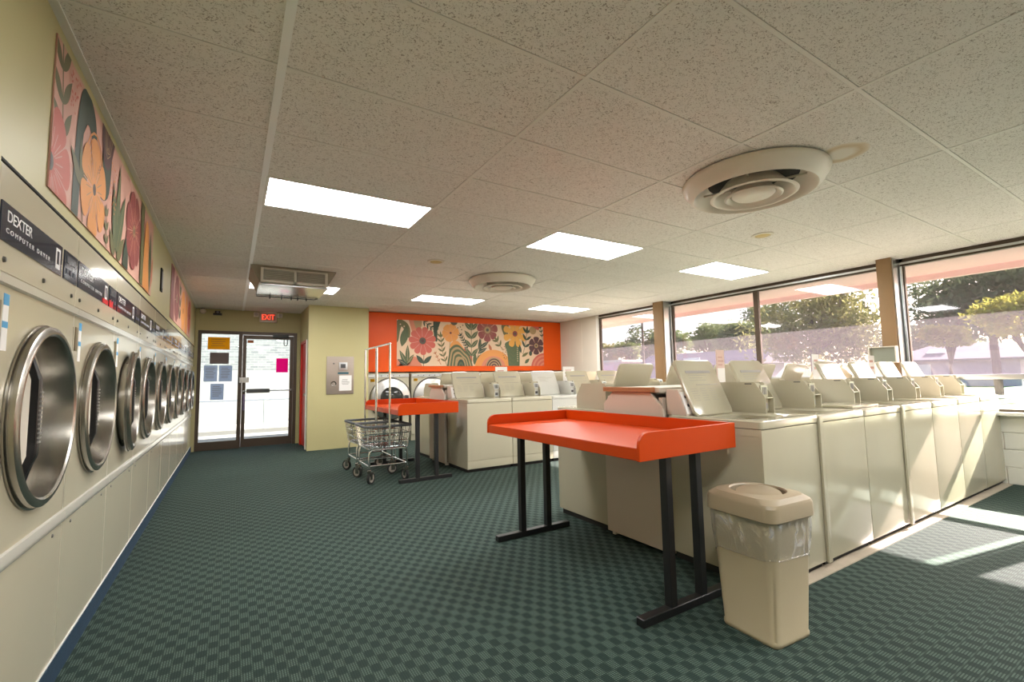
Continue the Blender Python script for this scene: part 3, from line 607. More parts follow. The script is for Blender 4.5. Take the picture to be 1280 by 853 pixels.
M.arch(2.26, -0.04, 0.22, 0.24, [P_TAN, P_DBURG]*4)
M.poly(sm([(2.50, 1.0), (2.48, 0.85), (2.60, 0.62), (2.66, 0.70), (2.62, 0.85), (2.70, 1.0)]), P_OLIVE); M.flush('painted_shape')
M.poly(sm([(2.56, 0.52), (2.62, 0.30), (2.68, -0.1), (2.92, -0.1), (2.96, 0.28), (2.94, 0.52), (2.78, 0.60)]), P_GREEN)
for k in range(4): M.strip([(2.66+0.02*k, 0.10+0.1*k), (2.78, 0.02+0.1*k), (2.90, 0.10+0.1*k)], 0.008, P_OLIVE)
for k in range(9): M.disc(2.90, 0.12+0.05*k, 0.012, P_CREAM, 8)
M.flush('painted_shape')
M.flower(2.84, 0.76, 0.33, 8, P_YEL, P_BURG, wid=0.47, cr=0.21, a0=0.39)
for k in range(26): M.disc(2.46+0.12*random.random()+0.0045*k*0.5, 0.42-0.012*k+0.05*random.random(), 0.010, P_DGREEN if k % 2 else P_RUST, 8)
M.flush('painted_dots')
M.sprig(path((3.05, 0.28), (3.17, 0.78), 3, 0.02), P_DGREEN, 0.19, 0.06); M.leaf_(3.0, 0.30, 0.22, 0.07, 1.8, P_DGREEN); M.leaf_(3.02, 0.22, 0.22, 0.07, 0.5, P_OLIVE); M.leaf_(3.1, 0.06, 0.18, 0.08, 0.7, P_GREEN); M.disc(3.27, 0.30, 0.045, P_DGREEN, 14, 0.06); M.flush('painted_sprig')
M.disc(3.35, 0.86, 0.10, P_TAN); M.poly(sm([(3.30, 1.0), (3.42, 0.90), (3.52, 0.88), (3.56, 1.0)]), P_CORAL); M.flush('painted_shape')
M.sprig(path((3.64, 0.62), (3.58, 0.92), 3), P_DGREEN, 0.09, 0.03)
M.arch(3.68, -0.05, 0.40, 0.36, [P_CORAL, P_SALM]*4)
M.flower(3.44, 0.49, 0.22, 6, P_DBURG, P_TAN, wid=0.76, cr=0.26, a0=0.5)
for x, y in ((1.42, 0.86), (1.48, 0.90), (1.36, 0.84), (1.45, 0.80), (0.07, 0.86), (0.15, 0.82)): M.disc(x, y, 0.014, P_DGREEN if x > 1 else P_CREAM, 8)
M.flush('painted_dots')

A = Mural('mural', 'near floral mural with big orange flower above the dryers', (XD+0.001, 0.12, 1.945), PI/2, 2.48, 0.595, P_PINK, None)
A.sprig(path((0.14, 0.12), (0.06, 0.62), 4), P_OLIVE, 0.17, 0.055)
A.flower(0.0, 0.10, 0.24, 7, P_CORAL, P_GREY, wid=0.68, cr=0.15, lines_=P_PINK)
A.poly(sm([(0.28, -0.1), (0.28, 0.30), (0.33, 0.55), (0.44, 0.60), (0.56, 0.55), (0.64, 0.40), (0.72, 0.36), (0.74, 0.44), (0.74, 0.70), (0.9, 0.7), (0.9, 0.30), (0.68, 0.22), (0.55, 0.40), (0.45, 0.46), (0.38, 0.35), (0.36, -0.1)]), P_DGREEN); A.flush('painted_shape')
for k in range(5): A.strip([(0.60-0.17*math.cos(PI*t/10)*(1-0.12*k), 0.24+0.24*math.sin(PI*t/10)*(1-0.12*k)) for t in range(11)], 0.012, P_ORNG)
A.flush('painted_arch')
A.poly(sm([(0.70, 0.70), (0.72, 0.48), (0.80, 0.40), (0.90, 0.46), (0.98, 0.70)]), P_DBURG)
for k in range(3): A.strip([(0.74+0.03*k, 0.62), (0.77+0.02*k, 0.50), (0.82, 0.46+0.03*k), (0.88-0.02*k, 0.50), (0.92-0.03*k, 0.62)], 0.006, P_TAN)
A.flush('painted_shape')
A.sprig(path((0.44, -0.02), (0.40, 0.14), 1), P_OLIVE, 0.22, 0.06)
A.flower(0.60, 0.21, 0.235, 6, P_ORNG, P_GREY, wid=0.72, cr=0.12, a0=PI/6, lines_=P_TAN)
A.sprig(path((0.90, -0.05), (0.86, 0.16), 3), P_OLIVE, 0.07, 0.03)
A.leaf_(1.10, 0.02, 0.55, 0.10, 1.50, P_GREEN, P_TAN); A.leaf_(1.10, 0.02, 0.40, 0.12, 1.85, P_GREEN, P_TAN); A.leaf_(1.12, 0.02, 0.44, 0.12, 1.15, P_GREEN, P_TAN); A.leaf_(1.08, -0.02, 0.20, 0.08, 2.3, P_OLIVE); A.leaf_(1.14, -0.02, 0.26, 0.09, 0.8, P_OLIVE); A.flush('painted_sprig')
A.poly(sm([(1.30, -0.1), (1.34, 0.14), (1.44, 0.18), (1.46, -0.1)]), P_DGREEN); A.flush('painted_shape')
A.flower(1.62, 0.30, 0.26, 7, P_BURG, P_TAN, wid=0.7, cr=0.16, lines_=P_SALM)
A.poly(sm([(1.86, 0.7), (1.88, 0.40), (1.94, 0.20), (1.90, -0.1), (2.0, -0.1), (2.02, 0.25), (1.98, 0.45), (2.0, 0.7)]), P_OLIVE); A.flush('painted_shape')
A.poly(sm([(2.06, -0.1), (2.04, 0.30), (2.10, 0.52), (2.22, 0.46), (2.26, 0.20), (2.36, -0.1)]), P_ORNG); A.flush('painted_shape')
A.leaf_(2.34, 0.0, 0.5, 0.12, 1.6, P_GREEN, P_TAN); A.leaf_(2.4, 0.05, 0.4, 0.1, 1.2, P_SALM); A.flush('painted_leaf')
for k in range(30): A.disc(0.16+0.14*random.random(), 0.40+0.16*random.random(), 0.006, P_CORAL, 6); A.disc(0.90+0.16*random.random(), 0.22+0.26*random.random(), 0.007, P_ORNG if k % 3 else P_CORAL, 6)
A.flush('painted_dots')
F = Mural('mural', 'far floral mural above the dryers close to the entrance', (XD+0.001, 4.0, 1.945), PI/2, 2.75, 0.595, P_PINK, None)
F.poly(sm([(-0.1, -0.1), (-0.1, 0.7), (0.3, 0.7), (0.22, 0.4), (0.34, 0.1), (0.3, -0.1)]), P_BURG); F.flush('painted_shape')
F.flower(0.62, 0.30, 0.28, 7, P_BURG, P_TAN, wid=0.8, cr=0.2)
F.sprig(path((1.0, -0.05), (1.0, 0.4), 3), P_GREEN, 0.2, 0.08)
F.flower(1.45, 0.26, 0.28, 6, P_ORNG, P_GREY, wid=0.85, cr=0.15)
F.poly(sm([(1.8, -0.1), (1.8, 0.4), (1.95, 0.55), (2.1, 0.4), (2.1, -0.1)]), P_ORNG); F.flush('painted_shape')
F.flower(2.45, 0.30, 0.26, 7, P_CORAL, P_GREY, wid=0.7, cr=0.2)

# ================================================================== DRYERS
DW = 0.806; DY0 = -0.245; DCX, DCZ, DR = 0.450, 1.108, 0.322
def plate_hole(bm, x0, x1, z0, z1, cx, cz, r, y, n=48, back=0.05):
    corners = []
    inner = [bm.verts.new((cx+r*math.cos(2*PI*k/n), y, cz+r*math.sin(2*PI*k/n))) for k in range(n)]
    innb = [bm.verts.new((v.co.x, y+back, v.co.z)) for v in inner]; outer = []
    for k in range(n):
        a = 2*PI*k/n; c, s = math.cos(a), math.sin(a)
        tx = ((x1-cx)/c if c > 1e-9 else (x0-cx)/c if c < -1e-9 else 1e9); tz = ((z1-cz)/s if s > 1e-9 else (z0-cz)/s if s < -1e-9 else 1e9)
        t = min(tx, tz); outer.append(bm.verts.new((cx+t*c, y, cz+t*s)))
    for k in range(n):
        k2 = (k+1) % n; bm.faces.new((inner[k], inner[k2], outer[k2], outer[k])); bm.faces.new((inner[k], innb[k], innb[k2], inner[k2]))
    for sx, sz in ((x1, z1), (x0, z1), (x0, z0), (x1, z0)):
        a = math.atan2(sz-cz, sx-cx) % (2*PI); k = int(a/(2*PI)*n)
        o1, o2 = outer[k], outer[(k+1) % n]
        if (Vector((sx, y, sz))-o1.co).length > 1e-4: bm.faces.new((o1, o2, bm.verts.new((sx, y, sz))))
    return bm
def make_dryer():
    t = thing('dryer', 'dryer', 'dryer', (XD, DY0, 0), PI/2, 'front-loading dryers in the left bank')
    a, c = 0.002, DW-0.002
    obj('body', box(B(), a, c, 0.06, 0.80, 0.06, 1.885), LAMIN, t)
    lp = obj('lower_panel', box(B(), a, c, 0.0, 0.06, 0.10, 0.638), DRYERP, t, bev=0.003, seg=1)
    obj('edge_highlight', box(B(), a, c, -0.004, 0.02, 0.092, 0.104), WHITE, lp)  # white strip painting in the highlight along the dryer's bottom edge
    for x in (0.12, DW-0.12): obj('screw', lathe(B(), [(0, -0.005), (0.006, -0.004), (0.008, 0.0)], (x, 0, 0.615), 'y', 10), STEELD, lp)
    obj('rail', prism(B(), [(0.0, 0.640), (-0.010, 0.646), (-0.013, 0.664), (-0.008, 0.690), (0.0, 0.694)], 'x', a, c), mat('pale_rail', (0.62, 0.60, 0.53), 0.2, coat=0.5), t, smooth=True, ang=50)
    mp_ = obj('door_panel', plate_hole(B(), a, c, 0.694, 1.522, DCX, DCZ, 0.295, 0.0), DRYERP, t)
    obj('coin_slot', box(B(), 0.025, 0.060, -0.003, 0.01, 1.37, 1.475), mat('slot_brown', (0.17, 0.13, 0.07), 0.5), mp_)
    st = obj('sticker', box(B(), 0.078, 0.118, -0.0015, 0.001, 1.325, 1.50), PAPER, mp_)
    for z0, z1 in ((1.465, 1.50), (1.395, 1.415)): obj('sticker_band', box(B(), 0.078, 0.118, -0.0022, -0.0012, z0, z1), STBLUE, st)
    obj('upper_rail', prism(B(), [(0.0, 1.522), (-0.014, 1.526), (-0.016, 1.552), (0.0, 1.562)], 'x', a, c), MATS['pale_rail'], t, smooth=True, ang=50)
    cp = obj('control_panel', box(B(), a, c, 0.0, 0.06, 1.562, 1.885), DRYERP, t, bev=0.003, seg=1)
    for x in (0.06, 0.40, 0.74): obj('screw', lathe(B(), [(0, -0.007), (0.007, -0.006), (0.010, 0.0)], (x, 0, 1.60), 'y', 10), STEELD, cp)
    np_ = obj('nameplate', box(B(), 0.012, 0.582, -0.004, 0.002, 1.653, 1.771), NAVY, t)
    text('lettering', 'DEXTER', 0.050, PRINT, np_, (0.055, -0.0046, 1.718), width=0.20)
    text('lettering', 'COMPUTER DRYER', 0.022, PRINT, np_, (0.050, -0.0046, 1.682), width=0.39, spacing=1.6)
    bm = B(); [box(bm, *q, -0.0052, -0.004, *z) for q, z in (((0.505, 0.515), (1.672, 1.752)), ((0.545, 0.555), (1.672, 1.752)), ((0.515, 0.545), (1.742, 1.752)), ((0.515, 0.545), (1.672, 1.690)))]; obj('emblem', bm, PRINT, np_)
    kp = obj('keypad', box(B(), 0.613, 0.795, -0.004, 0.002, 1.653, 1.771), NAVY, t)
    obj('display', box(B(), 0.64, 0.76, -0.0055, -0.0035, 1.725, 1.755), mat('grey_display', (0.10, 0.11, 0.13), 0.2), kp)
    kb = None
    for i in range(3):
        if not kb: kb = obj('key', box(B(), -0.016, 0.016, -0.006, -0.0035, -0.010, 0.010), mat('grey_key', (0.06, 0.07, 0.09), 0.4), kp); o = kb
        else: o = share('key', kb, kp)
        o.location = (0.655+0.048*i, 0, 1.69)
    # round door hinged on its far side
    hx = DCX+DR+0.005
    ox = DCX-hx
    ring = obj('door', lathe(B(), [(DR+0.010, 0.0), (DR+0.010, -0.006), (DR-0.001, -0.008), (DR-0.001, -0.012), (DR+0.004, -0.014), (DR+0.003, -0.026), (DR-0.008, -0.033), (DR-0.022, -0.034), (DR-0.030, -0.028), (DR-0.034, -0.010), (DR-0.050, 0.085), (DR-0.066, 0.092), (DR-0.086, 0.090), (DR-0.090, 0.10)], (ox, 0, 0), 'y', 64), STEEL, t, smooth=True, ang=40)
    ring.location = (hx, -0.002, DCZ)
    obj('glass', lathe(B(), [(0, 0.082), (0.12, 0.085), (DR-0.088, 0.093)], (ox, 0, 0), 'y', 48), DGLASS, ring, smooth=True)
    bm = B(); pr = [(0.018, 0.25), (0.012, 0.195), (-0.014, 0.13), (-0.014, -0.13), (0.012, -0.195), (0.018, -0.25)]; ou = [(y-0.020, z) for y, z in pr]
    prism(bm, pr+[(y, z*0.99) for y, z in ou[::-1]], 'x', ox-0.146, ox-0.118)
    hd = obj('handle', bm, BLACK, ring, bev=0.004, seg=1)
    rb = None
    for k in range(12):
        if not rb: rb = obj('grip_rib', box(B(), ox-0.143, ox-0.121, -0.038, -0.033, -0.003, 0.003), GREYPR, hd); o = rb
        else: o = share('grip_rib', rb, hd)
        o.location = (0, 0, -0.085+k*0.0155)
    for s in (-1, 1): obj('handle_mount', box(B(), ox-0.146, ox-0.116, 0.01, 0.095, s*0.205-0.012, s*0.205+0.012), BLACK, hd)
    hg = obj('hinge', box(B(), -0.008, 0.014, -0.016, 0.002, -0.09, 0.09), STEELD, ring, bev=0.003)
    # drum behind the glass
    obj('drum', lathe(B(), [(0.24, 0.115), (0.30, 0.15), (0.31, 0.62), (0.0, 0.63)], (DCX, 0, DCZ), 'y', 40), STEELD, t, smooth=True, ang=40)
    obj('drum_front', lathe(B(), [(0.295, 0.05), (0.285, 0.11), (0.24, 0.118)], (DCX, 0, DCZ), 'y', 48), STEELD, t, smooth=True)
    return t
ORD = ['first', 'second', 'third', 'fourth', 'fifth', 'sixth', 'seventh', 'eighth', 'ninth', 'tenth']
dr0 = make_dryer(); dr0['label'] = 'first dryer from the camera, under the coral flower of the near mural'
for k in range(1, 10):
    extra = {1: 'second dryer from the camera, with a red tag under its nameplate', 2: 'third dryer from the camera, its round door standing slightly open', 9: 'tenth dryer from the camera, last one beside the entrance'}
    o = dup(dr0, (XD, DY0+k*DW, 0), None, extra.get(k, ORD[k]+' dryer from the camera in the left bank'))
    if k == 2:
        for ch in o.children:
            if ch.name.startswith('door') and not ch.name.startswith('door_panel'): ch.rotation_euler = (0, 0, math.radians(3.5))
    if k == 1:
        obj('red_tag', box(B(), 0.46, 0.582, -0.006, -0.003, 1.653, 1.678), REDS, o); obj('red_tag', box(B(), 0.613, 0.70, -0.006, -0.003, 1.653, 1.690), REDS, o)

# ================================================================== TOP-LOAD WASHERS
def make_washer(wd, cm, lid=True, kick=False, style=0, cpm=None):
    t = thing('washer', 'washer', 'washer'); d = 0.66
    obj('base', box(B(), 0.02, wd-0.02, 0.03, d-0.02, 0.0, 0.06), DARK, t)
    obj('cabinet', box(B(), 0.003, wd-0.003, 0.012, d, 0.045, 0.86), cm, t, bev=0.006)
    for x in (0.003, wd-0.023): obj('cabinet_edge', box(B(), x, x+0.02, 0.012, d, 0.85, 0.894), cm, t)
    z0 = 0.15 if kick else 0.045
    obj('front_panel', box(B(), 0.004, wd-0.004, 0.0, 0.02, z0, 0.893), cm, t, bev=0.005)
    if kick: obj('kick_panel', box(B(), 0.004, wd-0.004, 0.002, 0.02, 0.045, 0.146), cm, t, bev=0.004)
    # deck with loading opening
    x0, x1, y0, y1 = 0.07, wd-0.16, 0.10, 0.45
    bm = B(); O = rrect(wd/2-0.001, d/2, 0.025, 4, wd/2, d/2-0.004); I = rrect((x1-x0)/2, (y1-y0)/2, 0.06, 4, (x0+x1)/2, (y0+y1)/2); n = len(O)
    lev = [[(x, y, 0.898) for x, y in O], [(x, y, 0.935) for x, y in O], [((x-wd/2)*0.975+wd/2, (y-d/2)*0.98+d/2, 0.944) for x, y in O], [((x-wd/2)*1.06+wd/2, (y-0.28)*1.12+0.28, 0.944) if 0 else (x, y, 0.944) for x, y in rrect((x1-x0)/2+0.02, (y1-y0)/2+0.02, 0.07, 4, (x0+x1)/2, (y0+y1)/2)], [(x, y, 0.930) for x, y in I], [(x, y, 0.865) for x, y in I]]
    loft(bm, lev, True, False); dk = obj('deck', bm, cm, t, smooth=True, ang=40)
    obj('tub', lathe(B(), [(0.165, 0.04), (0.16, 0.0), (0.05, -0.01), (0.045, 0.04), (0.0, 0.045)], ((x0+x1)/2, (y0+y1)/2, 0.875), 'z', 28), STEEL, t, smooth=True)
    # console at the back
    cs = obj('console', prism(B(), [(0.50, 0.944), (0.565, 1.115), (0.66, 1.115), (0.66, 0.944)], 'x', 0.012, wd-0.15), PINKB if style != 2 else cm, t, bev=0.004)
    ang = math.atan2(0.065, 0.171)
    cf = obj('console_face', box(B(), 0.02, wd-0.17, -0.003, 0.0, 0.012, 0.165), PAPER, cs); cf.location = (0, 0.50-0.0015, 0.944); cf.rotation_euler = (-ang, 0, 0)
    bm = B(); [box(bm, x, x+0.03, -0.0045, -0.003, z, z+0.018) for x, z in ((0.05, 0.12), (0.05, 0.06), (0.10, 0.09), (0.14, 0.09))]; obj('console_print', bm, BLACKPR, cf)
    # lid, hinged at the back and leaning on the console
    if lid:
        L, lw = 0.41, wd-0.235
        lb = B(); loft(lb, [[(x, y0_, z) for x, z in rrect(lw/2-e, L/2-e, 0.03, 4, 0.05+lw/2, L/2)] for y0_, e in ((0.0, 0.006), (0.006, 0.0), (0.018, 0.0), (0.024, 0.004))])
        ld = obj('lid', lb, cm, t, smooth=True, ang=40); ld.location = (0, 0.452, 0.945); ld.rotation_euler = (-math.radians(24), 0, 0)
        if style == 1: obj('lid_glare', box(B(), 0.075, 0.05+lw-0.025, -0.003, 0.001, 0.02, L-0.03), mat('glossy_white_glare', (0.80, 0.79, 0.74), 0.12, coat=0.6), ld)  # glossy white sheet puts the window reflections on these lids into the colour
        elif style == 0:
            bx2 = obj('lid_label', box(B(), 0.12, 0.05+lw-0.07, -0.0015, 0.0005, L-0.105, L-0.085), GREYPR, ld)
            bm = B(); xm = 0.05+lw/2
            lines(bm, 0.12, 0.05+lw-0.09, L-0.175, L-0.12, 3, -0.0005, 0.22, 0.5); box(bm, 0.18, 0.05+lw-0.05, -0.0012, 0, L-0.195, L-0.188)
            for q in range(3): lines(bm, 0.10+q*0.095, 0.175+q*0.095, L-0.32, L-0.22, 6, -0.0005, 0.22, 0.3)
            obj('lid_print', bm, mat('pale_print', (0.34, 0.32, 0.26), 0.6), ld)
        else:
            bm = B(); lines(bm, 0.11, 0.05+lw-0.06, L-0.2, L-0.1, 5, -0.0005, 0.15, 0.6); obj('lid_print', bm, mat('pale_print', (0.34, 0.32, 0.26), 0.6), ld)
    # coin meter case on the right
    xa, xb = wd-0.135, wd-0.028
    pf = [(0.255, 0.944), (0.255, 1.05), (0.325, 1.155), (0.62, 1.155), (0.62, 0.944)]
    mc = obj('coin_case', prism(B(), [(0.30, 0.944), (0.30, 1.06), (0.35, 1.150), (0.615, 1.150), (0.615, 0.944)], 'x', xa+0.004, xb-0.004), cm, t)
    for x in (xa, xb-0.006): obj('case_side', prism(B(), pf, 'x', x, x+0.006), cm, mc)
    obj('case_shelf', box(B(), xa+0.004, xb-0.004, 0.258, 0.32, 1.045, 1.052), cm, mc)
    obj('case_badge', box(B(), xa-0.001, xa+0.002, 0.345, 0.395, 1.140, 1.147), BLACKPR, mc)
    cpl = obj('coin_plate', box(B(), xa+0.012, xb-0.012, 0.288, 0.302, 0.955, 1.135), cpm or ALUM, mc, bev=0.003, seg=1)
    bm = B(); [box(bm, xa+0.03+0.018*q, xa+0.038+0.018*q, 0.284, 0.29, 1.07, 1.12) for q in range(3)]; box(bm, xa+0.035, xb-0.035, 0.282, 0.29, 0.975, 1.01); obj('coin_slide', bm, GREYPR if cpm else BLACKPR, cpl)
    return t
ISL = 2.40; W1 = 0.645
w_a = make_washer(W1, CREAM, True, False, 0, CREAM); w_b = make_washer(W1, CREAM, True, False, 1, CREAM); w_c = make_washer(W1, CREAM, False, False, 0, CREAM)
w_d = make_washer(0.69, CREAM, True, True, 0); w_e = make_washer(0.69, CREAM2, True, True, 2); w_r = make_washer(W1, CREAM, True, False, 2); w_r2 = make_washer(0.69, CREAM, True, False, 2)
G1, G2, G3, G4 = 'washers in the front row of the window island', 'washers in the back row of the window island', 'washers in the front row of the far island', 'washers in the back row of the far island'
used = set()
def place(src, loc, rz, lab, grp):
    if src.name in used: return dup(src, loc, rz, lab, grp)
    used.add(src.name); src.location = loc; src.rotation_euler = (0, 0, rz); src['label'] = lab; src['group'] = grp; return src
L1 = ['open top-load washer beside the beige bin, first of the window island front row', 'second washer of the window island front row, counted from the bin', 'third washer of the window island front row, its lid closed', 'fourth washer of the window island front row, counted from the bin',
      'fifth washer of the window island front row, counted from the bin', 'sixth washer of the window island front row, counted from the bin', 'last washer of the window island front row, against the window wall']
for k in range(7): place(w_a if k < 2 else w_b if k > 2 else w_c, (ISL+k*W1, -0.65, 0), 0, L1[k], G1)
obj('closed_lid', box(B(), 0.06, W1-0.15, 0.09, 0.47, 0.944, 0.962), CREAM, w_c, bev=0.006)
# upright cover strips between some cabinets
for k in (1, 3):
    tag(obj('cover_strip', box(B(), ISL+k*W1-0.022, ISL+k*W1+0.022, -0.668, -0.652, 0.04, 0.93), CREAM, bev=0.005), ['', 'cream cover strip between first and second washer behind the bin', '', 'cream cover strip between third and fourth washer of the near row'][k], 'trim strip', 'upright cover strips on the near washers')
for k in range(7): place(w_r, (ISL+(k+1)*W1, 1.25, 0), PI, ('first' if k == 0 else ORD[k])+' washer of the window island back row, counted from the orange table', G2)
L3 = ['first washer of the far island front row, beside the laundry carts', 'second washer of the far island front row', 'whiter third washer of the far island front row', 'fourth washer of the far island front row', 'fifth washer of the far island front row', 'sixth washer of the far island front row, nearest to the windows']
for k in range(6): place(w_e if k == 2 else w_d, (2.47+k*0.69, 3.28, 0), 0, L3[k], G3)
for k in range(6): place(w_r2, (2.47+(k+1)*0.69, 5.18, 0), PI, ORD[k]+' washer of the far island back row, counted from the carts', G4)
def bulkhead(x0, x1, y0, y1, lab, zt=1.115):
    t = thing('service_bulkhead', lab, 'partition', (x0, y0, 0)); w_ = y1-y0; L = x1-x0
    obj('end_panel', prism(B(), [(0, 0.03), (0, 0.99), (0.10, zt-0.02), (w_-0.10, zt-0.02), (w_, 1.0), (w_, 0.03)], 'x', -0.03, -0.008), PINKB, t, bev=0.003, seg=1)
    obj('edge_strip', box(B(), -0.031, -0.006, -0.008, 0.0, 0.03, 0.985), LAMIN, t)
    for y in (0.02, w_-0.05): obj('side_board', box(B(), 0.0, L, y, y+0.03, 0.0, 1.06), LAMIN, t)
    obj('shelf', box(B(), -0.012, L, 0.03, w_-0.02, zt-0.02, zt+0.012), LAMIN, t)
    obj('wood_edge', box(B(), -0.06, -0.012, 0.07, w_-0.03, zt-0.018, zt+0.016), WOODE, t, bev=0.002, seg=1)
    return t
bulkhead(ISL-0.005, 6.88, 0.012, 0.588, 'pinkish service partition with wood-edged shelf in the window island')
bulkhead(2.465, 6.60, 3.945, 4.515, 'pinkish service partition with wood-edged shelf in the far island')
def card(lab, x, y, z, wd, h, n=2, m=PAPER):
    t = thing('sign_card', lab, 'sign', (x, y, z)); obj('card', box(B(), -wd/2, wd/2, -0.004, 0.004, 0, h), m, t, bev=0.001, seg=1)
    obj('print', lines(B(), -wd*0.36, wd*0.36, h*0.25, h*0.8, n, -0.0045), mat('red_print', (0.55, 0.33, 0.28), 0.6), t); obj('foot', box(B(), -wd*0.3, wd*0.3, -0.03, 0.03, -0.0, 0.006), m, t); return t
c1 = card('tall pinkish two-part sign behind the first open lid of the near washers', 3.47, 0.30, 1.127, 0.11, 0.30, 5, mat('pinkish_card', (0.68, 0.50, 0.44), 0.6))
obj('lower_card', box(B(), -0.05, 0.05, -0.0065, -0.004, 0.01, 0.14), PAPER, c1)
card('small white card above the third near washer', 5.11, 0.30, 1.127, 0.13, 0.28); card('small white card standing near the grey post box', 6.44, 0.30, 1.127, 0.16, 0.28)
card('white card before the left half of the orange wall edge', 3.53, 4.2, 1.127, 0.22, 0.27, 3); card('white card before the right end of the orange wall', 4.90, 4.2, 1.127, 0.25, 0.27, 3)

# ================================================================== FRONT-LOADERS under the orange wall
def make_front(wd=0.86):
    t = thing('front_load_washer', 'front', 'washer', (0, 0, 0), 0, 'big front-loaders under the orange wall')
    obj('cabinet', box(B(), 0.01, wd-0.03, 0.02, 0.85, 0.0, 1.355), CREAM, t); obj('front_panel', box(B(), 0.012, wd-0.032, 0.0, 0.03, 0.12, 1.27), CREAM, t, bev=0.004, seg=1)
    cp = obj('control_strip', box(B(), 0.012, wd-0.032, -0.012, 0.03, 1.275, 1.335), ALUM, t, bev=0.004, seg=1)
    for k in range(5): obj('knob', lathe(B(), [(0, -0.02), (0.009, -0.018), (0.010, -0.012)], (0.15+k*0.12, 0, 1.305), 'y', 10), BLACKPR, cp)
    obj('yellow_tag', box(B(), 0.06, 0.14, -0.003, 0.002, 1.19, 1.245), YELS, t)
    cx, cz = 0.45, 0.855
    dr = obj('door', lathe(B(), [(0.40, 0.0), (0.40, -0.03), (0.385, -0.045), (0.36, -0.05), (0.25, -0.10), (0.235, -0.105), (0.225, -0.10), (0.22, -0.08)], (cx, 0, cz), 'y', 56), mat('bright_steel', (0.46, 0.45, 0.43), 0.38, metal=1.0), t, smooth=True, ang=45)
    obj('gasket', lathe(B(), [(0.405, -0.002), (0.412, -0.02), (0.402, -0.03)], (cx, 0, cz), 'y', 56), BLACKPR, dr, smooth=True)
    obj('glass', lathe(B(), [(0.222, -0.085), (0.12, -0.11), (0, -0.118)], (cx, 0, cz), 'y', 40), mat('dark_glass', (0.03, 0.032, 0.03), 0.06), dr, smooth=True)
    obj('latch', box(B(), cx+0.28, cx+0.33, -0.13, -0.05, cz-0.06, cz+0.06), BLACKPR, dr, bev=0.006)
    obj('handle_arm', tube(B(), [(cx+0.1, -0.12, cz-0.02), (cx+0.3, -0.13, cz-0.02)], 0.016), ALUM, dr, smooth=True)
    return t
f0 = make_front(); f0.location = (2.08, 6.86, 0); f0['label'] = 'big front-loader under the orange wall, beside the yellow wall'
for k in range(1, 5): dup(f0, (2.08+k*0.87, 6.86, 0), None, ORD[k]+' big front-loader from the yellow wall, half hidden by the far island')

# ================================================================== TABLES
def make_table():
    t = thing('folding_table', '', 'table', (0, 0, 0), 0, 'orange folding tables with black legs'); w_, L = 0.77, 1.545
    obj('tabletop', box(B(), 0, w_-0.02, 0.02, L-0.02, 0.80, 0.862), TABLEO, t, bev=0.003, seg=1)
    side = [(-0.004, 0.798), (-0.004, 0.875)]+[(0.06-0.064*math.cos(a), 0.875+0.06*math.sin(a)) for a in (0.4, 0.8, 1.2, PI/2)]+[(w_, 0.937), (w_, 0.798)]
    for y in (0.0, L-0.02): obj('side_board', prism(B(), side, 'y', y, y+0.02), TABLEO, t, bev=0.0025, seg=1)
    obj('back_board', box(B(), w_-0.02, w_, 0.02, L-0.02, 0.798, 0.937), TABLEO, t)
    for y in (0.05, L-0.095):
        for x in (0.235, 0.475): obj('leg', box(B(), x, x+0.046, y, y+0.046, 0.04, 0.80), BLACK, t, bev=0.003, seg=1)
        ft = obj('foot_bar', box(B(), 0.03, 0.70, y-0.002, y+0.048, 0.0, 0.042), BLACK, t, bev=0.003, seg=1)
    return t
t1 = make_table(); t1.location = (1.535, -0.555, 0); t1['label'] = 'orange folding table with black legs beside the beige bin'
dup(t1, (1.525, 3.16, 0), None, 'orange folding table with black legs behind the wire laundry carts')

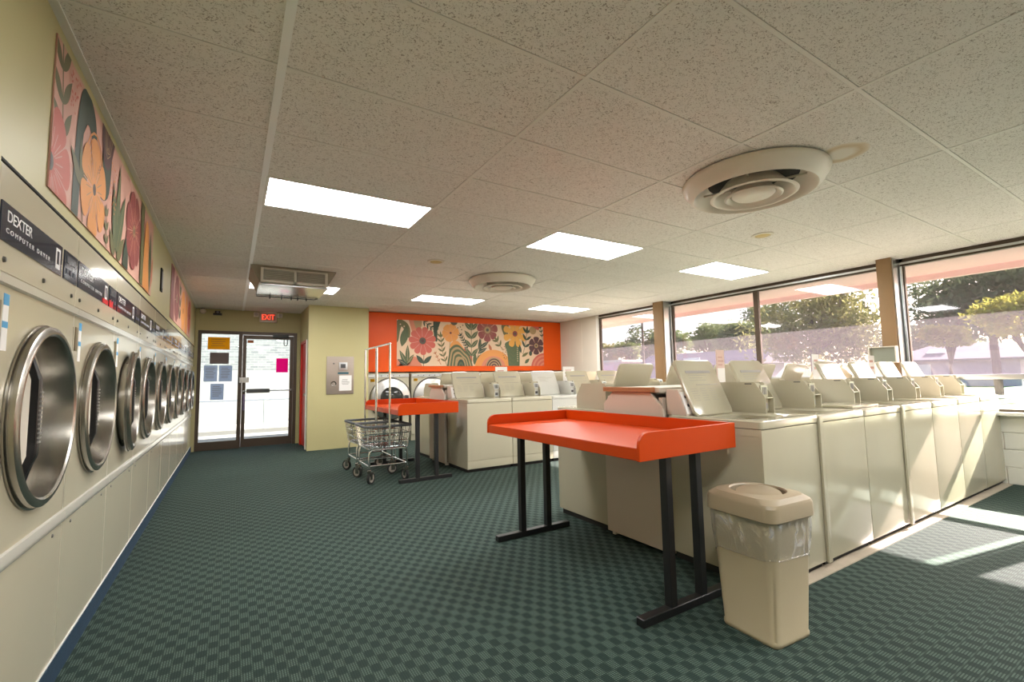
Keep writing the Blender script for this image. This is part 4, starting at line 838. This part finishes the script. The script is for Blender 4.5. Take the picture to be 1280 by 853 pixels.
# ================================================================== LAUNDRY CARTS
def make_cart():
    t = thing('laundry_cart', '', 'cart', (0, 0, 0), 0, 'chrome wire laundry carts'); hw, hl = 0.275, 0.285; zb, zr = 0.405, 0.668
    def rect(a, l, z): return [(x, y, z) for x, y in rrect(a, l, 0.04, 3)]
    bk = obj('basket', tube(B(), rect(hw*0.86, hl*0.88, zb), 0.006, 6, True), CHROME, t, smooth=True)
    for k in (1, 2): obj('basket_wire', tube(B(), rect(hw*(0.86+0.14*k/3), hl*(0.88+0.12*k/3), zb+(zr-zb)*k/3), 0.006, 6, True), CHROME, bk, smooth=True)
    bm = B()
    for k in range(9):
        f = -1+2*k/8
        for s in (-1, 1):
            tube(bm, [(f*hw*0.82, s*hl*0.88, zb), (f*hw*0.94, s*hl, zr)], 0.0038, 5); tube(bm, [(s*hw*0.86, f*hl*0.84, zb), (s*hw, f*hl*0.94, zr)], 0.0038, 5)
        tube(bm, [(f*hw*0.82, -hl*0.88, zb), (f*hw*0.82, hl*0.88, zb)], 0.0025, 5); tube(bm, [(-hw*0.86, f*hl*0.84, zb), (hw*0.86, f*hl*0.84, zb)], 0.0025, 5)
    obj('wire_grid', bm, CHROME, bk, smooth=True)
    obj('rim_bumper', tube(B(), rect(hw, hl, zr), 0.016, 8, True), RUBBER, bk, smooth=True)
    for s in (-1, 1):
        y = s*0.24; r = 0.05; x = 0.225
        pts = [(-x, y, 0.145), (-x, y, zb-0.06)]+[(-x+r-r*math.cos(a), y, zb-0.06+r*math.sin(a)) for a in (0.5, 1.0, PI/2)]+[(x-r+r*math.sin(a), y, zb-0.06+r*math.cos(a)) for a in (0.0, 0.5, 1.0)]+[(x, y, zb-0.06), (x, y, 0.145)]
        obj('leg_frame', tube(B(), pts, 0.0125, 8), CHROME, t, smooth=True)
        obj('cross_bar', tube(B(), [(-x, y, 0.21), (x, y, 0.21)], 0.008, 8), CHROME, t, smooth=True)
        obj('side_bar', tube(B(), [(s*x, -0.24, 0.21), (s*x, 0.24, 0.21)], 0.008, 8), CHROME, t, smooth=True)
        obj('rack_pole', tube(B(), [(0, s*0.292, 0.42), (0, s*0.292, 1.66)], 0.0125, 8), CHROME, t, smooth=True)
        for sx in (-1, 1):
            a = 0.5*sx+0.7*s+0.4
            cst = obj('caster', box(B(), -0.018, 0.018, -0.016, 0.016, 0.128, 0.165), STEEL, t, bev=0.003, seg=1); cst.location = (sx*x, y, 0); cst.rotation_euler = (0, 0, a)
            obj('fork', box(box(B(), 0.015, 0.019, 0.0, 0.05, 0.05, 0.14), -0.019, -0.015, 0.0, 0.05, 0.05, 0.14), STEEL, cst)
            obj('tyre', lathe(B(), [(0.048, -0.014), (0.066, -0.014), (0.068, 0), (0.066, 0.014), (0.048, 0.014)], (0, 0.035, 0.068), 'x', 22), TYRE, cst, smooth=True)
            obj('hub', lathe(B(), [(0, -0.012), (0.050, -0.011), (0.050, 0.011), (0, 0.012)], (0, 0.035, 0.068), 'x', 20), HUB, cst)
    obj('rack_rail', tube(B(), [(0, -0.302, 1.66), (0, 0.302, 1.66)], 0.0125, 8), CHROME, t, smooth=True)
    return t
c0 = make_cart(); c0.location = (1.475, 3.63, 0); c0['label'] = 'nearer wire laundry cart with hanging rack, pushed under the far orange table'
dup(c0, (1.475, 4.243, 0), None, 'farther wire laundry cart with hanging rack, toward the yellow wall')

# ================================================================== BIN
t = thing('waste_bin', 'beige plastic waste bin with tan swing lid and clear liner', 'waste bin', (2.055, -0.815, 0), math.radians(-4))
def ring(hx, hy, r, z): return [(x, y, z) for x, y in rrect(hx, hy, r, 6)]
bm = loft(B(), [ring(0.128, 0.138, 0.03, 0.0), ring(0.133, 0.143, 0.035, 0.008), ring(0.133, 0.143, 0.035, 0.022), ring(0.130, 0.140, 0.035, 0.026), ring(0.150, 0.160, 0.045, 0.40), ring(0.155, 0.166, 0.05, 0.57)], True, False)
obj('body', bm, BIN, t, smooth=True, ang=50)
bm = B(); rings = []
for k, z in enumerate((0.355, 0.40, 0.45, 0.50, 0.555, 0.58)):
    f = (0.150, 0.155, 0.160, 0.163, 0.164, 0.160)[k]; rr = rrect(f, f+0.010, 0.05, 10)
    rings.append([(x*(1+0.035*math.sin(9*i*0.37+k*1.3)*random.random()), y*(1+0.03*math.sin(7*i*0.41+k)*random.random()), z-(0.03*math.sin(2*PI*i/len(rr)+0.8) if k == 0 else 0)) for i, (x, y) in enumerate(rr)])
obj('bag_liner', loft(bm, rings, False, False), BAG, t, smooth=True, ang=80)
obj('bag_hem', tube(B(), [(x*1.005, y*1.005, z) for x, y, z in rings[0]], 0.003, 5, True), BAG, t, smooth=True)
bm = loft(B(), [ring(0.168, 0.180, 0.055, 0.548), ring(0.173, 0.185, 0.05, 0.553), ring(0.171, 0.183, 0.052, 0.612), ring(0.166, 0.178, 0.055, 0.626), ring(0.150, 0.160, 0.08, 0.645), ring(0.126, 0.126, 0.124, 0.652), ring(0.121, 0.121, 0.119, 0.645), ring(0.119, 0.119, 0.117, 0.59)], False, False)
ld = obj('lid', bm, BINL, t, smooth=True, ang=22)
fl = obj('swing_flap', lathe(B(), [(0, 0.004), (0.07, 0.002), (0.100, -0.004), (0.100, -0.014), (0, -0.008)], (0, 0, 0), 'z', 36), BINL, ld, smooth=True, ang=50); obj('opening', lathe(B(), [(0, 0.60), (0.1185, 0.60)], (0, 0, 0), 'z', 36), DARK, ld); fl.location = (0, -0.006, 0.640); fl.rotation_euler = (math.radians(6), math.radians(-8), 0)  # dark disc under the flap paints in the shade inside the bin
struct('threshold_strip', box(B(), ISL-0.01, 6.88, -0.70, -0.60, 0.0, 0.006), vary(mat('worn_strip', (0.42, 0.36, 0.28), 0.6), 6, 0.25))
# ================================================================== OUTSIDE
LAWN = vary(mat('lawn_green', (0.055, 0.12, 0.03), 0.9), 0.35, 0.35, bump=0.6, bscale=30)
CONC = vary(mat('concrete', (0.19, 0.185, 0.175), 0.85), 1.5, 0.12, bump=0.2, bscale=60)
ASPH = vary(mat('asphalt', (0.12, 0.12, 0.125), 0.9), 2, 0.15)
struct('ground', box(B(), -60, 140, -80, 140, -0.30, -0.14), LAWN)
struct('sidewalk', box(B(), 7.05, 8.4, -12, 30, -0.14, -0.10), CONC)
struct('road', box(B(), 30, 37, -80, 140, -0.14, -0.12), ASPH)
bm = B(); box(bm, -12, 7.05, 8.1, 10.6, -0.14, -0.03); box(bm, -12, 12, 11.6, 14.0, -0.14, 0.02); struct('walkway', bm, CONC)
struct('alley', box(B(), -12, 12, 10.6, 11.6, -0.14, -0.08), ASPH)
GBR = mat('grey_block', (0.42, 0.44, 0.43), 0.8); nd, lk = nodes(GBR); b = nd['Principled BSDF']
tc = nd.new('ShaderNodeTexCoord'); sp = nd.new('ShaderNodeSeparateXYZ'); cb = nd.new('ShaderNodeCombineXYZ'); lk.new(tc.outputs['Object'], sp.inputs[0]); lk.new(sp.outputs['X'], cb.inputs['X']); lk.new(sp.outputs['Z'], cb.inputs['Y'])
br = N(nd, 'ShaderNodeTexBrick', Scale=1.0); br.inputs['Color1'].default_value = (0.13, 0.145, 0.15, 1); br.inputs['Color2'].default_value = (0.22, 0.235, 0.235, 1); br.inputs['Mortar'].default_value = (0.30, 0.30, 0.29, 1)
br.inputs['Brick Width'].default_value = 0.21; br.inputs['Row Height'].default_value = 0.075; br.inputs['Mortar Size'].default_value = 0.006; lk.new(cb.outputs[0], br.inputs['Vector']); lk.new(br.outputs['Color'], b.inputs['Base Color'])
t = thing('neighbour_building', 'white building with grey brick upper wall across the alley', 'building', (0, 13.8, -0.14))
obj('lower_wall', box(B(), -12, 12, 0, 0.3, 0, 1.72), mat('white_stucco', (0.30, 0.30, 0.29), 0.8), t); obj('upper_wall', box(B(), -12, 12, 0.04, 0.34, 1.72, 5.0), GBR, t); obj('plinth', box(B(), -12, 12, -0.06, 0, 0, 0.18), CONC, t)
t = thing('hand_rail', 'thin metal railing along the walkway outside the door', 'railing', (0, 11.7, 0.0))
obj('top_rail', tube(B(), [(-4, 0, 0.76), (4.5, 0, 0.76)], 0.02), ALUM, t, smooth=True)
for x in (-3.1, -1.25, 0.6, 2.45): obj('post', tube(B(), [(x, 0, 0.0), (x, 0, 0.76)], 0.02), ALUM, t, smooth=True)

def leafmat(n, c, c2):
    m = bpy.data.materials.new(n); m.use_nodes = True; nd, lk = nodes(m); nd.clear(); o = nd.new('ShaderNodeOutputMaterial')
    tc = nd.new('ShaderNodeTexCoord'); nz = N(nd, 'ShaderNodeTexNoise', Scale=1.3, Detail=3.0); lk.new(tc.outputs['Object'], nz.inputs['Vector'])
    mx = nd.new('ShaderNodeMix'); mx.data_type = 'RGBA'; mx.inputs['A'].default_value = (*c, 1); mx.inputs['B'].default_value = (*c2, 1); lk.new(nz.outputs['Fac'], mx.inputs['Factor'])
    a = nd.new('ShaderNodeBsdfDiffuse'); tr = nd.new('ShaderNodeBsdfTranslucent'); lk.new(mx.outputs['Result'], a.inputs[0]); lk.new(mx.outputs['Result'], tr.inputs[0])
    s = nd.new('ShaderNodeMixShader'); s.inputs[0].default_value = 0.45; lk.new(a.outputs[0], s.inputs[1]); lk.new(tr.outputs[0], s.inputs[2]); lk.new(s.outputs[0], o.inputs[0]); return m
LF1 = leafmat('leaf_mid', (0.14, 0.20, 0.07), (0.28, 0.33, 0.14)); LF2 = leafmat('leaf_dark', (0.13, 0.17, 0.09), (0.20, 0.25, 0.13)); LF3 = leafmat('leaf_yellow', (0.30, 0.34, 0.06), (0.45, 0.40, 0.10)); LF4 = leafmat('leaf_olive', (0.22, 0.24, 0.08), (0.34, 0.32, 0.14))
BARK = vary(mat('bark', (0.12, 0.09, 0.07), 0.9), 8, 0.3)
def tree(name, lab, x, y, zc, r, rz, n, ls, m, cat='tree', nb=14, grp='trees outside the windows'):
    t = thing(name, lab, cat, (x, y, -0.14), 0, grp); zc += 0.14
    rng = random.Random(int(x*100+y*7)); blobs = []
    for k in range(nb):
        th = rng.uniform(0, 2*PI); ph = rng.uniform(-0.9, 1.0); q = rng.uniform(0.45, 0.75)
        blobs.append((q*r*math.cos(th)*math.sqrt(1-ph*ph*0.8), q*r*math.sin(th)*math.sqrt(1-ph*ph*0.8), zc+ph*rz*0.62, rng.uniform(0.34, 0.5)))
    V, Fc = [], []
    for k in range(n):
        bx_, by_, bz_, f = blobs[k % nb]; d = Vector((rng.gauss(0, 1), rng.gauss(0, 1), rng.gauss(0, 1))).normalized()*(rng.random()**0.4)
        c = Vector((bx_+d.x*f*r, by_+d.y*f*r, bz_+d.z*f*rz)); u = Vector((rng.gauss(0, 1), rng.gauss(0, 1), rng.gauss(0, 1))).normalized(); v = u.orthogonal().normalized(); s = ls*rng.uniform(0.6, 1.3)
        i = len(V); V += [c-u*s, c+v*s*0.5, c+u*s, c-v*s*0.5]; Fc.append((i, i+1, i+2, i+3))
    me = bpy.data.meshes.new('foliage'); me.from_pydata([tuple(q) for q in V], [], Fc); me.materials.append(m); fo = link(bpy.data.objects.new('foliage', me), t); fo['kind'] = 'stuff'
    bm = tube(B(), [(0, 0, 0), (0.1, 0.05, zc*0.5), (0, 0, zc)], max(0.04, r*0.045), 8)
    for k in range(5): tube(bm, [(0, 0, zc*0.55), (blobs[k][0]*0.5, blobs[k][1]*0.5, zc*0.8), blobs[k][:3]], max(0.04, r*0.02), 6)
    obj('trunk', bm, BARK, t, smooth=True); return t
tree('sunlit_tree', 'large sunlit olive tree filling the window right of the thin mullion', 22, 8.2, 3.6, 2.9, 2.5, 9000, 0.13, LF4, nb=22)
tree('broad_tree', 'large dark tree behind the rightmost window', 34, 5.0, 5.0, 3.9, 2.9, 9000, 0.20, LF2, nb=22)
tree('bush', 'bright yellow-green bush at the right edge of the rightmost window', 20, 1.35, 2.75, 1.25, 0.75, 3500, 0.09, LF3, 'bush')
tree('bush', 'low yellowish bush above the grey house roof', 27, 4.95, 2.77, 1.13, 0.61, 2500, 0.10, LF3, 'bush')
tree('broad_tree', 'dark tree at the left edge of the thin-mullioned window, behind the sunlit tree', 80, 41.87, 9.18, 6.32, 4.99, 4500, 0.28, LF2)
tree('broad_tree', 'mid green tree behind the middle of the window beside the left post', 60, 40.01, 6.32, 4.5, 3.12, 4500, 0.28, LF1)
tree('broad_tree', 'green tree close to the thin mullion in the window beside the left post', 50, 28.52, 5.05, 3.33, 2.4, 4500, 0.28, LF1)
tree('broad_tree', 'green tree right beside the left brown post', 50, 38.21, 5.16, 3.12, 2.5, 4000, 0.28, LF1)
tree('broad_tree', 'tall dark tree left of the left brown post', 58, 50.93, 6.27, 3.62, 3.5, 4000, 0.28, LF2)
tree('broad_tree', 'small yellowish tree at the far left end of the windows', 55, 55.98, 4.63, 2.52, 2.18, 3000, 0.25, LF4)
tree('broad_tree', 'round green tree between pole and far left tree', 48, 45.0, 4.3, 2.3, 1.9, 3000, 0.25, LF1)
tree('broad_tree', 'low dark tree behind the right brown post', 76, 20.19, 4.74, 6.33, 2.79, 3500, 0.30, LF2)
tree('broad_tree', 'far low trees mass right of the grey house', 80, 5.78, 4.29, 6.45, 2.58, 3500, 0.30, LF1)
VIO = vary(mat('slate_roof', (0.17, 0.15, 0.17), 0.8), 3, 0.12)
t = thing('house', 'low house with grey hipped roof and a bright skylight', 'house', (56, 11.8, -0.14))
obj('walls', box(B(), -3.4, 3.4, -4.2, 4.2, 0, 2.2), mat('mauve_siding', (0.40, 0.33, 0.36), 0.8), t)
rfh = obj('roof', loft(B(), [[(x, y, 2.15) for x, y in ((-3.9, -4.8), (3.9, -4.8), (3.9, 4.8), (-3.9, 4.8))], [(x, y, 2.3) for x, y in ((-3.9, -4.8), (3.9, -4.8), (3.9, 4.8), (-3.9, 4.8))], [(x, y, 3.75) for x, y in ((-0.1, -1.8), (0.1, -1.8), (0.1, 1.8), (-0.1, 1.8))]]), VIO, t)
sk_ = obj('skylight', box(B(), -0.5, 0.5, -0.65, 0.65, 0, 0.08), mat('skylight_white', (0.9, 0.9, 0.92), 0.3), rfh); sk_.location = (-2.1, 1.0, 3.03); sk_.rotation_euler = (0, -0.36, 0)
for y in (1.2, 2.7): obj('window', box(B(), -3.46, -3.4, y, y+1.1, 0.8, 1.9), WHITE, t)
t = thing('long_building', 'long low building with slate roof behind the left trees', 'building', (40, 26.5, -0.14)); obj('walls', box(B(), -2, 2, -6.5, 6.5, 0, 2.3), MATS['mauve_siding'], t)
obj('roof', prism(B(), [(-2.6, 2.25), (0, 3.6), (2.6, 2.25)], 'y', -7, 7), VIO, t); obj('white_gable', prism(B(), [(-2.2, 3.0), (-2.2, 0), (-2.1, 0), (-2.1, 3.0)], 'y', -0.9, 0.9), WHITE, t)
t = thing('shop_building', 'flat pink building with a lettered wall at the far left window', 'building', (40, 40.5, -0.14)); obj('walls', box(B(), -2, 2, -4.5, 5.5, 0, 3.0), mat('pink_wall', (0.62, 0.42, 0.42), 0.8), t); obj('parapet', box(B(), -2.1, 2.1, -4.6, 5.6, 3.0, 3.25), PINKB, t)
obj('sign_board', box(B(), -2.06, -2.0, -3.2, 0.6, 1.6, 2.7), mat('pink_sign', (0.68, 0.45, 0.50), 0.7), t)
t = thing('utility_pole', 'thin utility pole with crossarm behind the far left window', 'pole', (30, 25.4, -0.14)); obj('pole', tube(B(), [(0, 0, 0), (0, 0, 7.2)], 0.09), BARK, t, smooth=True); obj('crossarm', box(B(), -0.05, 0.05, -1.0, 1.0, 6.5, 6.62), BARK, t)
